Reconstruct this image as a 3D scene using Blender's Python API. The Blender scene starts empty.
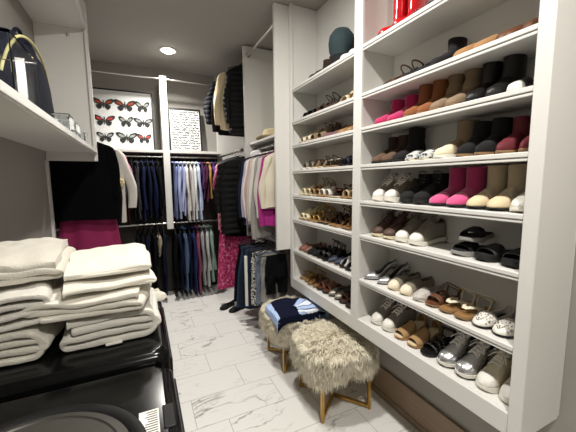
import bpy, math, random
from mathutils import Vector, Matrix, noise
PI = math.pi
random.seed(7)
scn = bpy.context.scene
COL = scn.collection

# ------------------------------------------------------------------ helpers
def hexc(h):
    h = h.lstrip('#')
    c = [int(h[i:i+2], 16)/255 for i in (0, 2, 4)]
    return tuple(x/12.92 if x <= .04045 else ((x+.055)/1.055)**2.4 for x in c)+(1,)

MATS = {}
def mat(name, col, rough=.55, metal=0, var=.08, scale=18, bump=0, bscale=250, trans=0, spec=.5, coat=0, sheen=0, ior=1.45):
    if name in MATS: return MATS[name]
    m = bpy.data.materials.new(name); m.use_nodes = True
    nt = m.node_tree; N = nt.nodes; Lk = nt.links
    b = N['Principled BSDF']
    tc = N.new('ShaderNodeTexCoord')
    no = N.new('ShaderNodeTexNoise'); no.inputs['Scale'].default_value = scale; no.inputs['Detail'].default_value = 3
    Lk.new(tc.outputs['Object'], no.inputs['Vector'])
    c = hexc(col) if isinstance(col, str) else col
    mx = N.new('ShaderNodeMix'); mx.data_type = 'RGBA'
    mx.inputs['A'].default_value = tuple(max(0, x*(1-var)) for x in c[:3])+(1,)
    mx.inputs['B'].default_value = tuple(min(1, x*(1+var)) for x in c[:3])+(1,)
    Lk.new(no.outputs['Fac'], mx.inputs['Factor'])
    Lk.new(mx.outputs['Result'], b.inputs['Base Color'])
    b.inputs['Roughness'].default_value = rough; b.inputs['Metallic'].default_value = metal
    b.inputs['Specular IOR Level'].default_value = spec; b.inputs['IOR'].default_value = ior
    b.inputs['Transmission Weight'].default_value = trans
    b.inputs['Coat Weight'].default_value = coat; b.inputs['Sheen Weight'].default_value = sheen
    if bump:
        n2 = N.new('ShaderNodeTexNoise'); n2.inputs['Scale'].default_value = bscale; n2.inputs['Detail'].default_value = 2
        Lk.new(tc.outputs['Object'], n2.inputs['Vector'])
        bp = N.new('ShaderNodeBump'); bp.inputs['Strength'].default_value = bump; bp.inputs['Distance'].default_value = .004
        Lk.new(n2.outputs['Fac'], bp.inputs['Height']); Lk.new(bp.outputs['Normal'], b.inputs['Normal'])
    m['_mix'] = mx.name
    MATS[name] = m
    return m

def ramp_mat(name, tex, cols, rough=.7, scale=20, sx=1, sy=1, sz=1, detail=2, dist=0):
    """two or three flat pattern colours picked by a procedural texture (prints, plaid, stripes)"""
    if name in MATS: return MATS[name]
    m = mat(name, cols[0][1], rough); nt = m.node_tree; N = nt.nodes; Lk = nt.links
    tc = N['Texture Coordinate']
    mp = N.new('ShaderNodeMapping'); mp.inputs['Scale'].default_value = (sx, sy, sz)
    Lk.new(tc.outputs['Object'], mp.inputs['Vector'])
    if tex == 'noise':
        t = N.new('ShaderNodeTexNoise'); t.inputs['Detail'].default_value = detail; out = t.outputs['Fac']
    elif tex == 'voronoi':
        t = N.new('ShaderNodeTexVoronoi'); out = t.outputs['Distance']
    elif tex == 'wave':
        t = N.new('ShaderNodeTexWave'); t.inputs['Distortion'].default_value = dist; out = t.outputs['Fac']
    else:
        t = N.new('ShaderNodeTexChecker'); out = t.outputs['Fac']
    t.inputs['Scale'].default_value = scale
    Lk.new(mp.outputs['Vector'], t.inputs['Vector'])
    r = N.new('ShaderNodeValToRGB'); r.color_ramp.interpolation = 'CONSTANT'
    el = r.color_ramp.elements
    el[0].position = cols[0][0]; el[0].color = hexc(cols[0][1])
    el[1].position = cols[1][0]; el[1].color = hexc(cols[1][1])
    for p, c in cols[2:]:
        e = el.new(p); e.color = hexc(c)
    Lk.new(out, r.inputs['Fac'])
    Lk.new(r.outputs['Color'], N['Principled BSDF'].inputs['Base Color'])
    return m

def link(o, parent=None):
    COL.objects.link(o)
    if parent is not None: o.parent = parent
    return o

class MB:
    """collects shapes; build() links them as ONE mesh object"""
    def __init__(s): s.v = []; s.f = []
    def add(s, vs, fs):
        o = len(s.v); s.v += [tuple(p) for p in vs]; s.f += [tuple(i+o for i in f) for f in fs]; return s
    def box(s, x0, y0, z0, x1, y1, z1):
        return s.add([(x0,y0,z0),(x1,y0,z0),(x1,y1,z0),(x0,y1,z0),(x0,y0,z1),(x1,y0,z1),(x1,y1,z1),(x0,y1,z1)],
                     [(0,3,2,1),(4,5,6,7),(0,1,5,4),(1,2,6,5),(2,3,7,6),(3,0,4,7)])
    def loft(s, rings, caps=True, close=False):
        n = len(rings[0]); vs = [p for r in rings for p in r]; fs = []
        R = len(rings)
        for i in range(R if close else R-1):
            a = i*n; b = ((i+1) % R)*n
            for j in range(n):
                k = (j+1) % n
                fs.append((a+j, a+k, b+k, b+j))
        if caps and not close:
            fs.append(tuple(range(n-1, -1, -1))); fs.append(tuple((R-1)*n+j for j in range(n)))
        return s.add(vs, fs)
    def tube(s, path, r, n=8, close=False, flat=1.0):
        P = [Vector(p) for p in path]; rings = []; up = None
        for i, p in enumerate(P):
            if close: d = P[(i+1) % len(P)]-P[i-1]
            else: d = P[min(i+1, len(P)-1)]-P[max(i-1, 0)]
            d.normalize()
            if up is None: up = d.orthogonal().normalized()
            u = (up-d*up.dot(d)); u = u.normalized() if u.length > 1e-6 else d.orthogonal().normalized()
            up = u; w = d.cross(u)
            rr = r[i] if isinstance(r, (list, tuple)) else r
            rings.append([p+u*(rr*math.cos(2*PI*j/n))+w*(rr*flat*math.sin(2*PI*j/n)) for j in range(n)])
        return s.loft(rings, True, close)
    def lathe(s, prof, n=24, cx=0, cy=0, sx=1, sy=1):
        return s.loft([[(cx+r*sx*math.cos(2*PI*j/n), cy+r*sy*math.sin(2*PI*j/n), z) for j in range(n)] for r, z in prof])
    def ball(s, c, rx, ry, rz, n=16, m=10):
        return s.loft([[(c[0]+rx*math.sin(PI*i/m)*math.cos(2*PI*j/n), c[1]+ry*math.sin(PI*i/m)*math.sin(2*PI*j/n), c[2]-rz*math.cos(PI*i/m)) for j in range(n)]
                       for i in ([.08]+list(range(1, m))+[m-.08])])
    def build(s, name, m, parent=None, smooth=True, bevel=0, seg=2, sub=0, solid=0, angle=40, loc=None):
        used = sorted({i for f in s.f for i in f}); mp = {o: k for k, o in enumerate(used)}
        me = bpy.data.meshes.new(name)
        me.from_pydata([s.v[i] for i in used], [], [tuple(mp[i] for i in f) for f in s.f])
        me.materials.append(m)
        if smooth:
            me.shade_smooth()
            try: me.set_sharp_from_angle(angle=math.radians(angle))
            except Exception: pass
        o = bpy.data.objects.new(name, me)
        if loc: o.location = loc
        link(o, parent)
        if solid:
            q = o.modifiers.new('solid', 'SOLIDIFY'); q.thickness = solid; q.offset = 1
        if bevel:
            q = o.modifiers.new('bevel', 'BEVEL'); q.width = bevel; q.segments = seg; q.limit_method = 'ANGLE'; q.angle_limit = math.radians(35)
        if sub:
            q = o.modifiers.new('sub', 'SUBSURF'); q.levels = sub; q.render_levels = sub
        return o

def tag(o, label, cat, group=None, kind=None):
    o['label'] = label; o['category'] = cat
    if group: o['group'] = group
    if kind: o['kind'] = kind
    return o
def thing(name, label, cat, loc=(0,0,0), rz=0, group=None):
    o = bpy.data.objects.new(name, None); o.empty_display_size = .05
    o.location = loc; o.rotation_euler = (0, 0, rz); link(o)
    return tag(o, label, cat, group)
def dup(root, loc, rz, label, group=None):
    r = root.copy(); COL.objects.link(r); r.location = loc
    r.rotation_euler = (root.rotation_euler[0], root.rotation_euler[1], rz); r['label'] = label
    if group: r['group'] = group
    for ch in list(root.children):
        c = ch.copy(); COL.objects.link(c); c.parent = r
        for g in list(ch.children):
            d = g.copy(); COL.objects.link(d); d.parent = c
    return r
def struct(name, mb, m, **k):
    o = mb.build(name, m, **k); o['kind'] = 'structure'; return o
def interp(tab, t):
    for (a, va), (b, vb) in zip(tab, tab[1:]):
        if t <= b: return va+(vb-va)*((t-a)/(b-a) if b > a else 0)
    return tab[-1][1]
def sm(t): t = min(1, max(0, t)); return t*t*(3-2*t)
def spow(x, p): return math.copysign(abs(x)**p, x)
def nz(x, y, z): return noise.noise(Vector((x, y, z)))

# ------------------------------------------------------------------ room constants (metres, eye at 1.65)
CEIL = 3.22; XR = 1.582; XL = -.74; YB = 4.86; YF = -1.4
CX0 = 1.287                                                  # shoe cabinet front plane
white = mat('white_painted_cabinet', '#d3d2ce', .38, var=.015, scale=3)
wall_m = mat('grey_wall_paint', '#97948e', .75, var=.03, scale=4, bump=.05, bscale=300)
ceil_m = mat('ceiling_paint', '#a19e98', .85, var=.03, scale=3)
chrome = mat('brushed_steel', '#b9b7b2', .28, 1, var=.03)
black_pl = mat('black_velvet_hanger', '#0d0d0e', .6)

# floor: polished marble look porcelain, one third running bond
def floor_mat():
    m = bpy.data.materials.new('marble_tile'); m.use_nodes = True
    nt = m.node_tree; N = nt.nodes; Lk = nt.links; b = N['Principled BSDF']
    def math_(op, a, bb=None):
        n = N.new('ShaderNodeMath'); n.operation = op
        for i, q in enumerate((a, bb)):
            if q is None: continue
            if isinstance(q, (int, float)): n.inputs[i].default_value = q
            else: Lk.new(q, n.inputs[i])
        return n.outputs[0]
    g = N.new('ShaderNodeNewGeometry'); sp = N.new('ShaderNodeSeparateXYZ'); Lk.new(g.outputs['Position'], sp.inputs[0])
    X, Y = sp.outputs[0], sp.outputs[1]
    v = math_('DIVIDE', math_('SUBTRACT', Y, 1.970), .303)
    row = math_('FLOOR', v); fv = math_('FRACT', v)
    u = math_('DIVIDE', math_('ADD', math_('SUBTRACT', X, .245), math_('MULTIPLY', row, .2135)), .640)
    colm = math_('FLOOR', u); fu = math_('FRACT', u)
    du = math_('MULTIPLY', math_('MINIMUM', fu, math_('SUBTRACT', 1, fu)), .640)
    dv = math_('MULTIPLY', math_('MINIMUM', fv, math_('SUBTRACT', 1, fv)), .303)
    d = math_('MINIMUM', du, dv)
    grout = math_('LESS_THAN', d, .0022)
    cm = N.new('ShaderNodeCombineXYZ'); Lk.new(math_('MULTIPLY', colm, 3.7), cm.inputs[0]); Lk.new(math_('MULTIPLY', row, 5.3), cm.inputs[1])
    va = N.new('ShaderNodeVectorMath'); va.operation = 'ADD'; Lk.new(g.outputs['Position'], va.inputs[0]); Lk.new(cm.outputs[0], va.inputs[1])
    mp = N.new('ShaderNodeMapping'); mp.inputs['Rotation'].default_value = (0, 0, .65); mp.inputs['Scale'].default_value = (.8, 2.0, 1)
    Lk.new(va.outputs[0], mp.inputs['Vector'])
    def vein(scale, dist, width, seedz):
        n = N.new('ShaderNodeTexNoise'); n.inputs['Scale'].default_value = scale; n.inputs['Detail'].default_value = 5; n.inputs['Distortion'].default_value = dist
        a2 = N.new('ShaderNodeVectorMath'); a2.operation = 'ADD'; a2.inputs[1].default_value = (seedz, seedz*2, seedz)
        Lk.new(mp.outputs[0], a2.inputs[0]); Lk.new(a2.outputs[0], n.inputs['Vector'])
        r = N.new('ShaderNodeMapRange'); r.inputs['From Min'].default_value = 0; r.inputs['From Max'].default_value = width
        r.inputs['To Min'].default_value = 1; r.inputs['To Max'].default_value = 0
        Lk.new(math_('ABSOLUTE', math_('SUBTRACT', n.outputs['Fac'], .5)), r.inputs['Value'])
        return r.outputs[0]
    mask = N.new('ShaderNodeTexNoise'); mask.inputs['Scale'].default_value = 2.6; Lk.new(va.outputs[0], mask.inputs['Vector'])
    mr = N.new('ShaderNodeMapRange'); mr.inputs['From Min'].default_value = .45; mr.inputs['From Max'].default_value = .60; Lk.new(mask.outputs['Fac'], mr.inputs['Value'])
    v1 = math_('MULTIPLY', vein(1.05, 1.1, .010, 0), mr.outputs[0]); v2 = math_('MULTIPLY', vein(2.2, 1.2, .009, 4.2), math_('MULTIPLY', mr.outputs[0], .45))
    vv = math_('MINIMUM', math_('ADD', v1, v2), 1)
    c1 = N.new('ShaderNodeMix'); c1.data_type = 'RGBA'; c1.inputs['A'].default_value = hexc('#dcdbd8'); c1.inputs['B'].default_value = hexc('#6f6c6a')
    Lk.new(math_('MULTIPLY', vv, .8), c1.inputs['Factor'])
    c2 = N.new('ShaderNodeMix'); c2.data_type = 'RGBA'; c2.inputs['B'].default_value = hexc('#a5a29c')
    Lk.new(c1.outputs['Result'], c2.inputs['A']); Lk.new(grout, c2.inputs['Factor'])
    Lk.new(c2.outputs['Result'], b.inputs['Base Color'])
    b.inputs['Roughness'].default_value = .42; b.inputs['Specular IOR Level'].default_value = .35
    return m

# ------------------------------------------------------------------ setting
struct('floor', MB().box(-1.6, YF-.1, -.1, XR+.1, YB+.1, 0), floor_mat(), smooth=False)
struct('ceiling', MB().box(-1.6, YF-.1, CEIL, XR+.1, YB+.1, CEIL+.1), ceil_m, smooth=False)
struct('wall_right', MB().box(XR, YF-.1, 0, XR+.1, YB+.1, CEIL), wall_m, smooth=False)
struct('wall_back', MB().box(-1.6, YB, 0, XR, YB+.1, CEIL), wall_m, smooth=False)
struct('wall_front', MB().box(-1.6, YF-.1, 0, XR, YF, CEIL), wall_m, smooth=False)
struct('wall_left', MB().box(XL-.1, YF, 0, XL, 3.37, CEIL), wall_m, smooth=False)
struct('wall_alcove', MB().box(-1.3, 3.37, 0, -1.2, YB, CEIL).box(-1.2, 3.33, 0, XL-.1, 3.37, CEIL), wall_m, smooth=False)
struct('trim_left', MB().box(XL-.002, 3.335, 0, XL+.018, 3.385, 1.845), white, bevel=.003)
wood = mat('brown_wood_baseboard', '#8a7560', .5, var=.25, scale=9)
_mp = wood.node_tree.nodes.new('ShaderNodeMapping'); _mp.inputs['Scale'].default_value = (6, .6, 9)
wood.node_tree.links.new(wood.node_tree.nodes['Texture Coordinate'].outputs['Object'], _mp.inputs['Vector'])
wood.node_tree.links.new(_mp.outputs['Vector'], wood.node_tree.nodes['Noise Texture'].inputs['Vector'])
struct('baseboard_right', MB().box(XR-.02, YF, 0, XR, 2.7, .235).box(XR-.026, YF, 0, XR-.02, 2.7, .05), wood, bevel=.004)

# ------------------------------------------------------------------ shoe cabinet on the right wall
cab = thing('shoe_cabinet', 'tall white floating shoe cabinet with open shelves in two bays on the right wall', 'shoe cabinet', (0, 0, .615))
ZC = .615
SH = [2.48, 2.19, 1.98, 1.746, 1.513, 1.287, .985, .705]      # shelf tops, top to bottom
Y0, Y1, YM0, YM1 = .61, 2.675, 1.622, 1.702
XIN = XR-.012
def cpart(name, *boxes, m=white, bevel=.003):
    mb = MB()
    for x0, y0, z0, x1, y1, z1 in boxes: mb.box(x0, y0, z0-ZC, x1, y1, z1-ZC)
    return mb.build(name, m, cab, bevel=bevel)
cpart('back_panel', (XIN, Y0, .625, XR-.001, Y1, CEIL-.005))
cpart('side_panel', (CX0+.02, Y0, .615, XIN, Y0+.03, CEIL-.005))
cpart('side_panel', (CX0+.02, Y1-.03, .615, XIN, Y1, CEIL-.005))
cpart('divider', (CX0+.02, YM0+.02, .64, XIN, YM1-.02, CEIL-.005))
cpart('stile', (CX0, Y0-.004, .605, CX0+.02, Y0+.05, CEIL-.005))
cpart('stile', (CX0, YM0, .70, CX0+.02, YM1, CEIL-.005))
cpart('stile', (CX0, Y1-.05, .70, CX0+.02, Y1, CEIL-.005))
cpart('bottom_rail', (CX0, Y0+.05, .605, CX0+.02, Y1, .702))
for z in SH:
    for a, b in ((Y0+.03, YM0+.02), (YM1-.02, Y1-.03)):
        fa = a+.02 if a == Y0+.03 else a-.0+.02
        if z == SH[-1]: cpart('shelf', (CX0+.018, a, z-.025, XIN, b, z))
        else: cpart('shelf', (CX0+.012, a, z-.022, XIN, b, z), (CX0+.002, fa, z-.019, CX0+.014, b-.02, z+.001), (CX0+.006, fa, z-.034, CX0+.014, b-.02, z-.022))

# ------------------------------------------------------------------ hanging unit on the right wall, beyond the shoes
hu = thing('hanging_closet', 'white hanging closet unit with panels, shelf and rods beyond the shoe cabinet', 'closet', (0, 0, .98))
def upart(root, z0, name, *boxes, m=white, bevel=.003):
    mb = MB()
    for x0, y0, za, x1, y1, zb in boxes: mb.box(x0, y0, za-z0, x1, y1, zb-z0)
    return mb.build(name, m, root, bevel=bevel)
upart(hu, .98, 'end_panel', (1.150, 2.680, .98, XR-.002, 2.715, CEIL-.005))
upart(hu, .98, 'partition_panel', (1.150, 3.60, .98, XR-.002, 3.635, CEIL-.02))
upart(hu, .98, 'hat_shelf', (1.20, 2.715, 2.075, XR-.002, 3.60, 2.10))
upart(hu, .98, 'back_panel', (XR-.012, 2.715, .98, XR-.002, 3.60, CEIL-.005))
upart(hu, .98, 'end_panel', (1.09, YB-.04, .98, XR-.002, YB-.005, CEIL-.005))
def rod(root, z0, a, b, r=.015, m=chrome):
    mb = MB().tube([(a[0], a[1], a[2]-z0), (b[0], b[1], b[2]-z0)], r, 12)
    d = (Vector(b)-Vector(a)).normalized()
    for p, s in ((Vector(a), 1), (Vector(b), -1)):
        q = p-Vector((0, 0, z0)); mb.tube([q, q+d*s*.012], r*1.9, 12)
    return mb.build('closet_rod', m, root)
rod(hu, .98, (1.21, 2.715, 3.10), (1.21, 3.60, 3.10))
rod(hu, .98, (1.28, 2.715, 2.02), (1.28, 3.60, 2.02))
rod(hu, .98, (1.18, 2.715, 1.05), (1.18, 3.60, 1.05))
rod(hu, .98, (1.20, 3.635, 3.10), (1.20, YB-.04, 3.10))
rod(hu, .98, (1.12, 3.635, 2.02), (1.12, YB-.04, 2.02))

# ------------------------------------------------------------------ hanging unit on the back wall
bu = thing('back_closet', 'white closet unit with shelf, post and double rods along the back wall', 'closet', (.3, 4.7, 0))
def bp(name, *boxes, m=white, bevel=.003):
    mb = MB()
    for x0, y0, za, x1, y1, zb in boxes: mb.box(x0-.3, y0-4.7, za, x1-.3, y1-4.7, zb)
    return mb.build(name, m, bu, bevel=bevel)
bp('post', (.290, 4.50, 1.0, .375, YB-.02, 3.03))
bp('shelf', (-1.15, 4.50, 2.035, .29, YB, 2.07)); bp('shelf', (.375, 4.50, 2.035, 1.085, YB, 2.07))

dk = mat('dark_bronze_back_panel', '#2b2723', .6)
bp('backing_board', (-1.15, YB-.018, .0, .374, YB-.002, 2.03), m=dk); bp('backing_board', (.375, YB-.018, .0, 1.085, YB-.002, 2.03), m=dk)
for z in (1.985, 1.075):
    for a, b in ((-1.15, .29), (.375, 1.085)):
        mb = MB().tube([(a-.3, 4.575-4.7, z), (b-.3, 4.575-4.7, z)], .014, 10); mb.build('closet_rod', chrome, bu)
for a, b in ((-1.15, .29), (.375, 1.085)):
    MB().tube([(a-.3, 4.50-4.7, 2.985), (b-.3, 4.50-4.7, 2.985)], .012, 10).build('upper_rod', chrome, bu)

# ------------------------------------------------------------------ cabinet above the laundry machines
lu = thing('laundry_shelf', 'white open shelf with end panel above the black laundry machines', 'shelf', (0, 0, 1.845))
def lp(name, *boxes, m=white, bevel=.003):
    mb = MB()
    for x0, y0, za, x1, y1, zb in boxes: mb.box(x0, y0, za-1.845, x1, y1, zb-1.845)
    return mb.build(name, m, lu, bevel=bevel)
lp('end_panel', (XL+.002, 3.37, 1.845, -.375, 3.40, CEIL-.005))
lp('top_board', (XL+.002, YF+.01, 2.985, -.375, 3.37, 3.005))
lp('stile', (-.375, 3.335, 1.845, -.350, 3.40, CEIL-.005))
lp('shelf', (XL+.002, YF+.01, 1.925, -.375, 3.37, 1.95))
lp('front_rail', (-.375, YF+.01, 1.905, -.352, 3.335, 1.952), (-.352, YF+.01, 1.912, -.346, 3.335, 1.930))
lp('header_rail', (-.375, YF+.01, 2.975, -.352, 3.335, 3.012), (-.352, YF+.01, 2.990, -.346, 3.335, 3.006))
lp('fascia', (-.372, YF+.01, 3.012, -.360, 3.335, CEIL-.005))
MB().ball((-.5, 3.36, 2.92-1.845), .012, .012, .012).build('shelf_pin', chrome, lu)
rod(lu, 1.845, (-.5, 3.40, 2.14), (-.5, 4.46, 2.14))

# ------------------------------------------------------------------ lights
lens = bpy.data.materials.new('lamp_glow'); lens.use_nodes = True
_b = lens.node_tree.nodes['Principled BSDF']; _b.inputs['Emission Color'].default_value = (1, .93, .82, 1); _b.inputs['Emission Strength'].default_value = 60
ring_m = mat('white_trim_ring', '#e8e4dc', .5)
def downlight(x, y, label, power, spread=180):
    t = thing('recessed_light', label, 'ceiling light', (x, y, CEIL-.001), 0)
    MB().lathe([(.098, -.001), (.098, -.006), (.078, -.010), (.074, -.004), (.074, -.001)], 32).build('trim_ring', ring_m, t)
    MB().lathe([(.001, -.003), (.074, -.003), (.074, -.006), (.060, -.020), (.035, -.029), (.001, -.032)], 32).build('lens', lens, t)
    l = bpy.data.lights.new('lamp', 'AREA'); l.shape = 'DISK'; l.size = .13; l.energy = power; l.spread = math.radians(spread); l.color = (1, .955, .89)
    o = bpy.data.objects.new('lamp', l); link(o, t); o.location = (0, 0, -.036)
downlight(0.385, 4.133, 'glowing round recessed ceiling light over the far end of the aisle', 56, 140)
downlight(.42, 1.50, 'glowing round recessed ceiling light over the fur stools', 70)
downlight(.42, -.30, 'glowing round recessed ceiling light behind the viewpoint', 90)
w = bpy.data.worlds.new('world'); scn.world = w; w.use_nodes = True
w.node_tree.nodes['Background'].inputs[0].default_value = (.5, .48, .45, 1); w.node_tree.nodes['Background'].inputs[1].default_value = .02

# ------------------------------------------------------------------ camera
F = 308.
def nrm(v): return Vector(v).normalized()
yc = nrm((141-288, -(182-216), -F)); xc = Vector((925-288, -(174-216), -F)); xc = (xc-yc*xc.dot(yc)).normalized(); zc = xc.cross(yc)
M = Matrix((xc, yc, zc)).to_4x4(); M.translation = (0, 0, 1.65)
cam = bpy.data.cameras.new('camera'); cam.sensor_width = 36; cam.lens = F/576*36; cam.clip_start = .05
co = bpy.data.objects.new('camera', cam); COL.objects.link(co); co.matrix_world = M; scn.camera = co
scn.view_settings.view_transform = 'Standard'; scn.view_settings.look = 'None'; scn.view_settings.gamma = 1
scn.view_settings.use_curve_mapping = False
scn.view_settings.exposure = -.6
scn.cycles.max_bounces = 8; scn.cycles.diffuse_bounces = 8; scn.cycles.transmission_bounces = 16; scn.cycles.max_bounces = 16; scn.cycles.use_denoising = True
# ------------------------------------------------------------------ shoes
RND = [(0,0),(.012,.30),(.05,.56),(.12,.68),(.3,.66),(.45,.74),(.6,.92),(.72,1),(.84,.92),(.93,.70),(.98,.38),(1,0)]
PNT = [(0,0),(.012,.30),(.05,.54),(.12,.64),(.3,.60),(.45,.70),(.6,.92),(.70,.98),(.82,.76),(.92,.42),(.975,.18),(1,0)]
def stations(n): return [.5-.5*math.cos(PI*i/n) for i in range(n+1)]
def zlift(t, heel): return heel*(1-sm((t-.18)/.50))
def sole_mb(L, W, tab, heel, th, grow=1.03, wedge=False, rock=.012, z0=0):
    R = []
    for t in stations(22):
        w = max(.001, interp(tab, t)*W/2*grow); x = (t-.5)*L*1.02; zt = zlift(t, heel)+th+z0
        zb = (0 if wedge else zlift(t, heel))+z0+rock*max(0, (t-.78)/.22)**2
        R.append([(x, -w, zb), (x, w, zb), (x, w*1.0, zt), (x, -w, zt)])
    return MB().loft(R)
def shell_mb(L, W, tab, hf, heel, z0, mask, nt=24, ns=20, pw=.75, grow=1.0, sag=0):
    ts = stations(nt); V = []; Fc = []
    for t in ts:
        w = max(.0008, interp(tab, t)*W/2*grow); h = interp(hf, t); x = (t-.5)*L
        for j in range(ns+1):
            a = PI*j/ns
            V.append((x, -w*spow(math.cos(a), .8), z0+zlift(t, heel)+h*max(0, math.sin(a))**pw))
    for i in range(nt):
        tcn = (ts[i]+ts[i+1])/2
        for j in range(ns):
            s = (j+.5)/ns
            if mask(tcn, s):
                a = i*(ns+1)+j; Fc.append((a, a+1, a+ns+2, a+ns+1))
    return MB().add(V, Fc)
def surf(L, W, tab, hf, heel, z0, t, s, pw=.75, off=.0):
    w = interp(tab, t)*W/2; h = interp(hf, t); a = PI*s
    return ((t-.5)*L, -w*spow(math.cos(a), .8)*(1+off*8), z0+zlift(t, heel)+h*max(0, math.sin(a))**pw+off)
lin_dk = mat('dark_shoe_lining', '#1c1917', .8)
def insole(root, L, W, tab, heel, th, m):
    R = []
    for t in stations(14):
        tt = .03+.94*t; w = interp(tab, tt)*W/2*.94; x = (tt-.5)*L; z = zlift(tt, heel)+th
        R.append([(x,-w,z),(x,w,z),(x,w,z+.002),(x,-w,z+.002)])
    return MB().loft(R).build('insole', m, root)

def sneaker(root, up, sole, outsole=None, toe=None, lace=None, heelm=None, L=.250, W=.093, th=.024, H=.110, stripe=None):
    hf = [(0,.075),(.06,H*.92),(.2,H),(.36,H),(.48,.096),(.62,.074),(.8,.048),(.93,.032),(1,.010)]
    sole_mb(L, W, RND, .010, th, 1.05).build('sole', sole, root, bevel=.004)
    if outsole: sole_mb(L, W, RND, .010, .008, 1.075).build('outsole', outsole, root, bevel=.002)
    def mk(t, s): return not (.09 < t < .37 and abs(s-.5) < .24)
    tl = (lambda t: t > .80) if toe else (lambda t: False)
    hl = (lambda t: t < .10) if heelm else (lambda t: False)
    shell_mb(L, W, RND, hf, .010, th, lambda t, s: mk(t, s) and not tl(t) and not hl(t)).build('upper', up, root, solid=.003)
    if toe: shell_mb(L, W, RND, hf, .010, th, lambda t, s: tl(t)).build('toe_cap', toe, root, solid=.005)
    if heelm: shell_mb(L, W, RND, hf, .010, th, lambda t, s: hl(t)).build('heel_tab', heelm, root, solid=.006)
    insole(root, L, W, RND, .010, th+.002, lin_dk)
    # tongue
    R = []
    for k in range(8):
        t = .62-.32*k/7; p = surf(L, W, RND, hf, .010, th, t, .5)
        wz = .016+.008*k/7; up_ = .004+.018*(k/7)**2
        R.append([(p[0], -wz, p[2]+up_-.003), (p[0], wz, p[2]+up_-.003), (p[0], wz*.8, p[2]+up_+.004), (p[0], -wz*.8, p[2]+up_+.004)])
    MB().loft(R).build('tongue', up, root)
    if lace:
        mb = MB()
        for k in range(5):
            t = .66-.065*k
            for sgn in (1, -1):
                path = []
                for q in range(7):
                    s = .5+sgn*(.17-.34*q/6); tt = t-.05*q/6
                    p = surf(L, W, RND, hf, .010, th, tt, s); path.append((p[0], p[1], p[2]+.006+.005*math.sin(PI*q/6)))
                mb.tube(path, .0036, 6)
        p = surf(L, W, RND, hf, .010, th, .40, .5)
        for sgn in (1, -1):
            mb.tube([(p[0]+.01, 0, p[2]+.012), (p[0]+.005, sgn*.02, p[2]+.026), (p[0]+.012, sgn*.038, p[2]+.008), (p[0]+.018, sgn*.022, p[2]+.004), (p[0]+.012, 0, p[2]+.012)], .0024, 6)
            mb.tube([(p[0]+.01, 0, p[2]+.012), (p[0]+.03, sgn*.025, p[2]+.002), (p[0]+.045, sgn*.042, p[2]-.02)], .0022, 6)
        mb.build('laces', lace, root)
    if stripe:
        shell_mb(L, W, RND, hf, .010, th, lambda t, s: .40 < t < .62 and (.06 < s < .30 or .70 < s < .94) and abs((t-.4)*.8-abs(s-.5)+.26) < .07, grow=1.04).build('side_overlay', stripe, root, solid=.003)

def boot(root, up, sole, toe=None, L=.245, W=.092, sh=.20, th=.016, heel=0, heelm=None, tab=None, top=.055, slouch=0, cuff=None, flare=1.0, zipm=None):
    tab = tab or RND
    hf = [(0,.085),(.1,.10),(.34,.10),(.5,.082),(.64,.062),(.8,.043),(.93,.031),(1,.008)]
    sole_mb(L, W, tab, heel, th, 1.04).build('sole', sole, root, bevel=.003)
    tl = (lambda t: t > .70) if toe else (lambda t: False)
    shell_mb(L, W, tab, hf, heel, th, lambda t, s: not tl(t)).build('foot', up, root, solid=.003)
    if toe: shell_mb(L, W, tab, hf, heel, th, lambda t, s: tl(t)).build('toe', toe, root, solid=.004)
    if heel > .015: 
        MB().loft([[(-.5*L+.002+.05*q, -.020, z), (-.5*L+.002+.05*q, .020, z), (-.5*L+.052-.004*(1-q), .022, z), (-.5*L+.052-.004*(1-q), -.022, z)] for z, q in ((0, .12), (heel*.5, .1), (heel+.004, 0))]).build('heel', heelm or sole, root, bevel=.003)
    zb = th+heel
    n = 22; R = []
    def ring(z, k, q):
        c = -.5*L+.012+top*.92; rx = top*(1.12-.14*min(1, z/.09))*flare**k; ry = W*.40*(1.02+.10*k)*flare**k
        wob = slouch*math.sin(z*95)*.006
        cx = c+.020*max(0, 1-z/.11)**1.5+slouch*.010*math.sin(z*30)
        return [(cx+(rx*q+wob)*math.cos(2*PI*j/n), (ry*q+wob)*math.sin(2*PI*j/n), zb+z) for j in range(n)]
    for k in range(17):
        z = .028+(sh-.028)*k/16; R.append(ring(z, k/16, 1))
    R.append(ring(sh+.003, 1, .97)); R.append(ring(sh, 1, .92)); R.append(ring(sh-.05, .8, .86)); 
    MB().loft(R).build('shaft', up, root)
    if cuff:
        MB().loft([ring(sh-.035, .8, 1.05), ring(sh-.01, 1, 1.10), ring(sh+.006, 1, 1.06), ring(sh+.006, 1, .95), ring(sh-.02, .9, .90)], caps=False).build('cuff', cuff, root)
    if zipm:
        c = -.5*L+.012+top*.92
        MB().tube([(c, W*.44, zb+.05), (c, W*.45, zb+sh-.01)], .0025, 6).build('zip', zipm, root)

def pump(root, up, sole, L=.235, W=.082, heel=.075, lin=None, tab=PNT, strap=None):
    hf = [(0,.052),(.1,.050),(.3,.040),(.5,.040),(.66,.046),(.8,.036),(.93,.024),(1,.006)]
    sole_mb(L, W, tab, heel, .005, 1.02, rock=0).build('sole', sole, root)
    shell_mb(L, W, tab, hf, heel, .005, lambda t, s: not (.07 < t < .68 and abs(s-.5) < .30)).build('upper', up, root, solid=.0025)
    insole(root, L, W, tab, heel, .006, lin or lin_dk)
    MB().loft([[(-.5*L+.022+r*math.cos(2*PI*j/12)-.012*(1-z/heel), r*math.sin(2*PI*j/12), z) for j in range(12)] for z, r in ((0,.006),(heel*.4,.006),(heel*.8,.012),(heel+.004,.021))]).build('heel', up, root)

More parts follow.
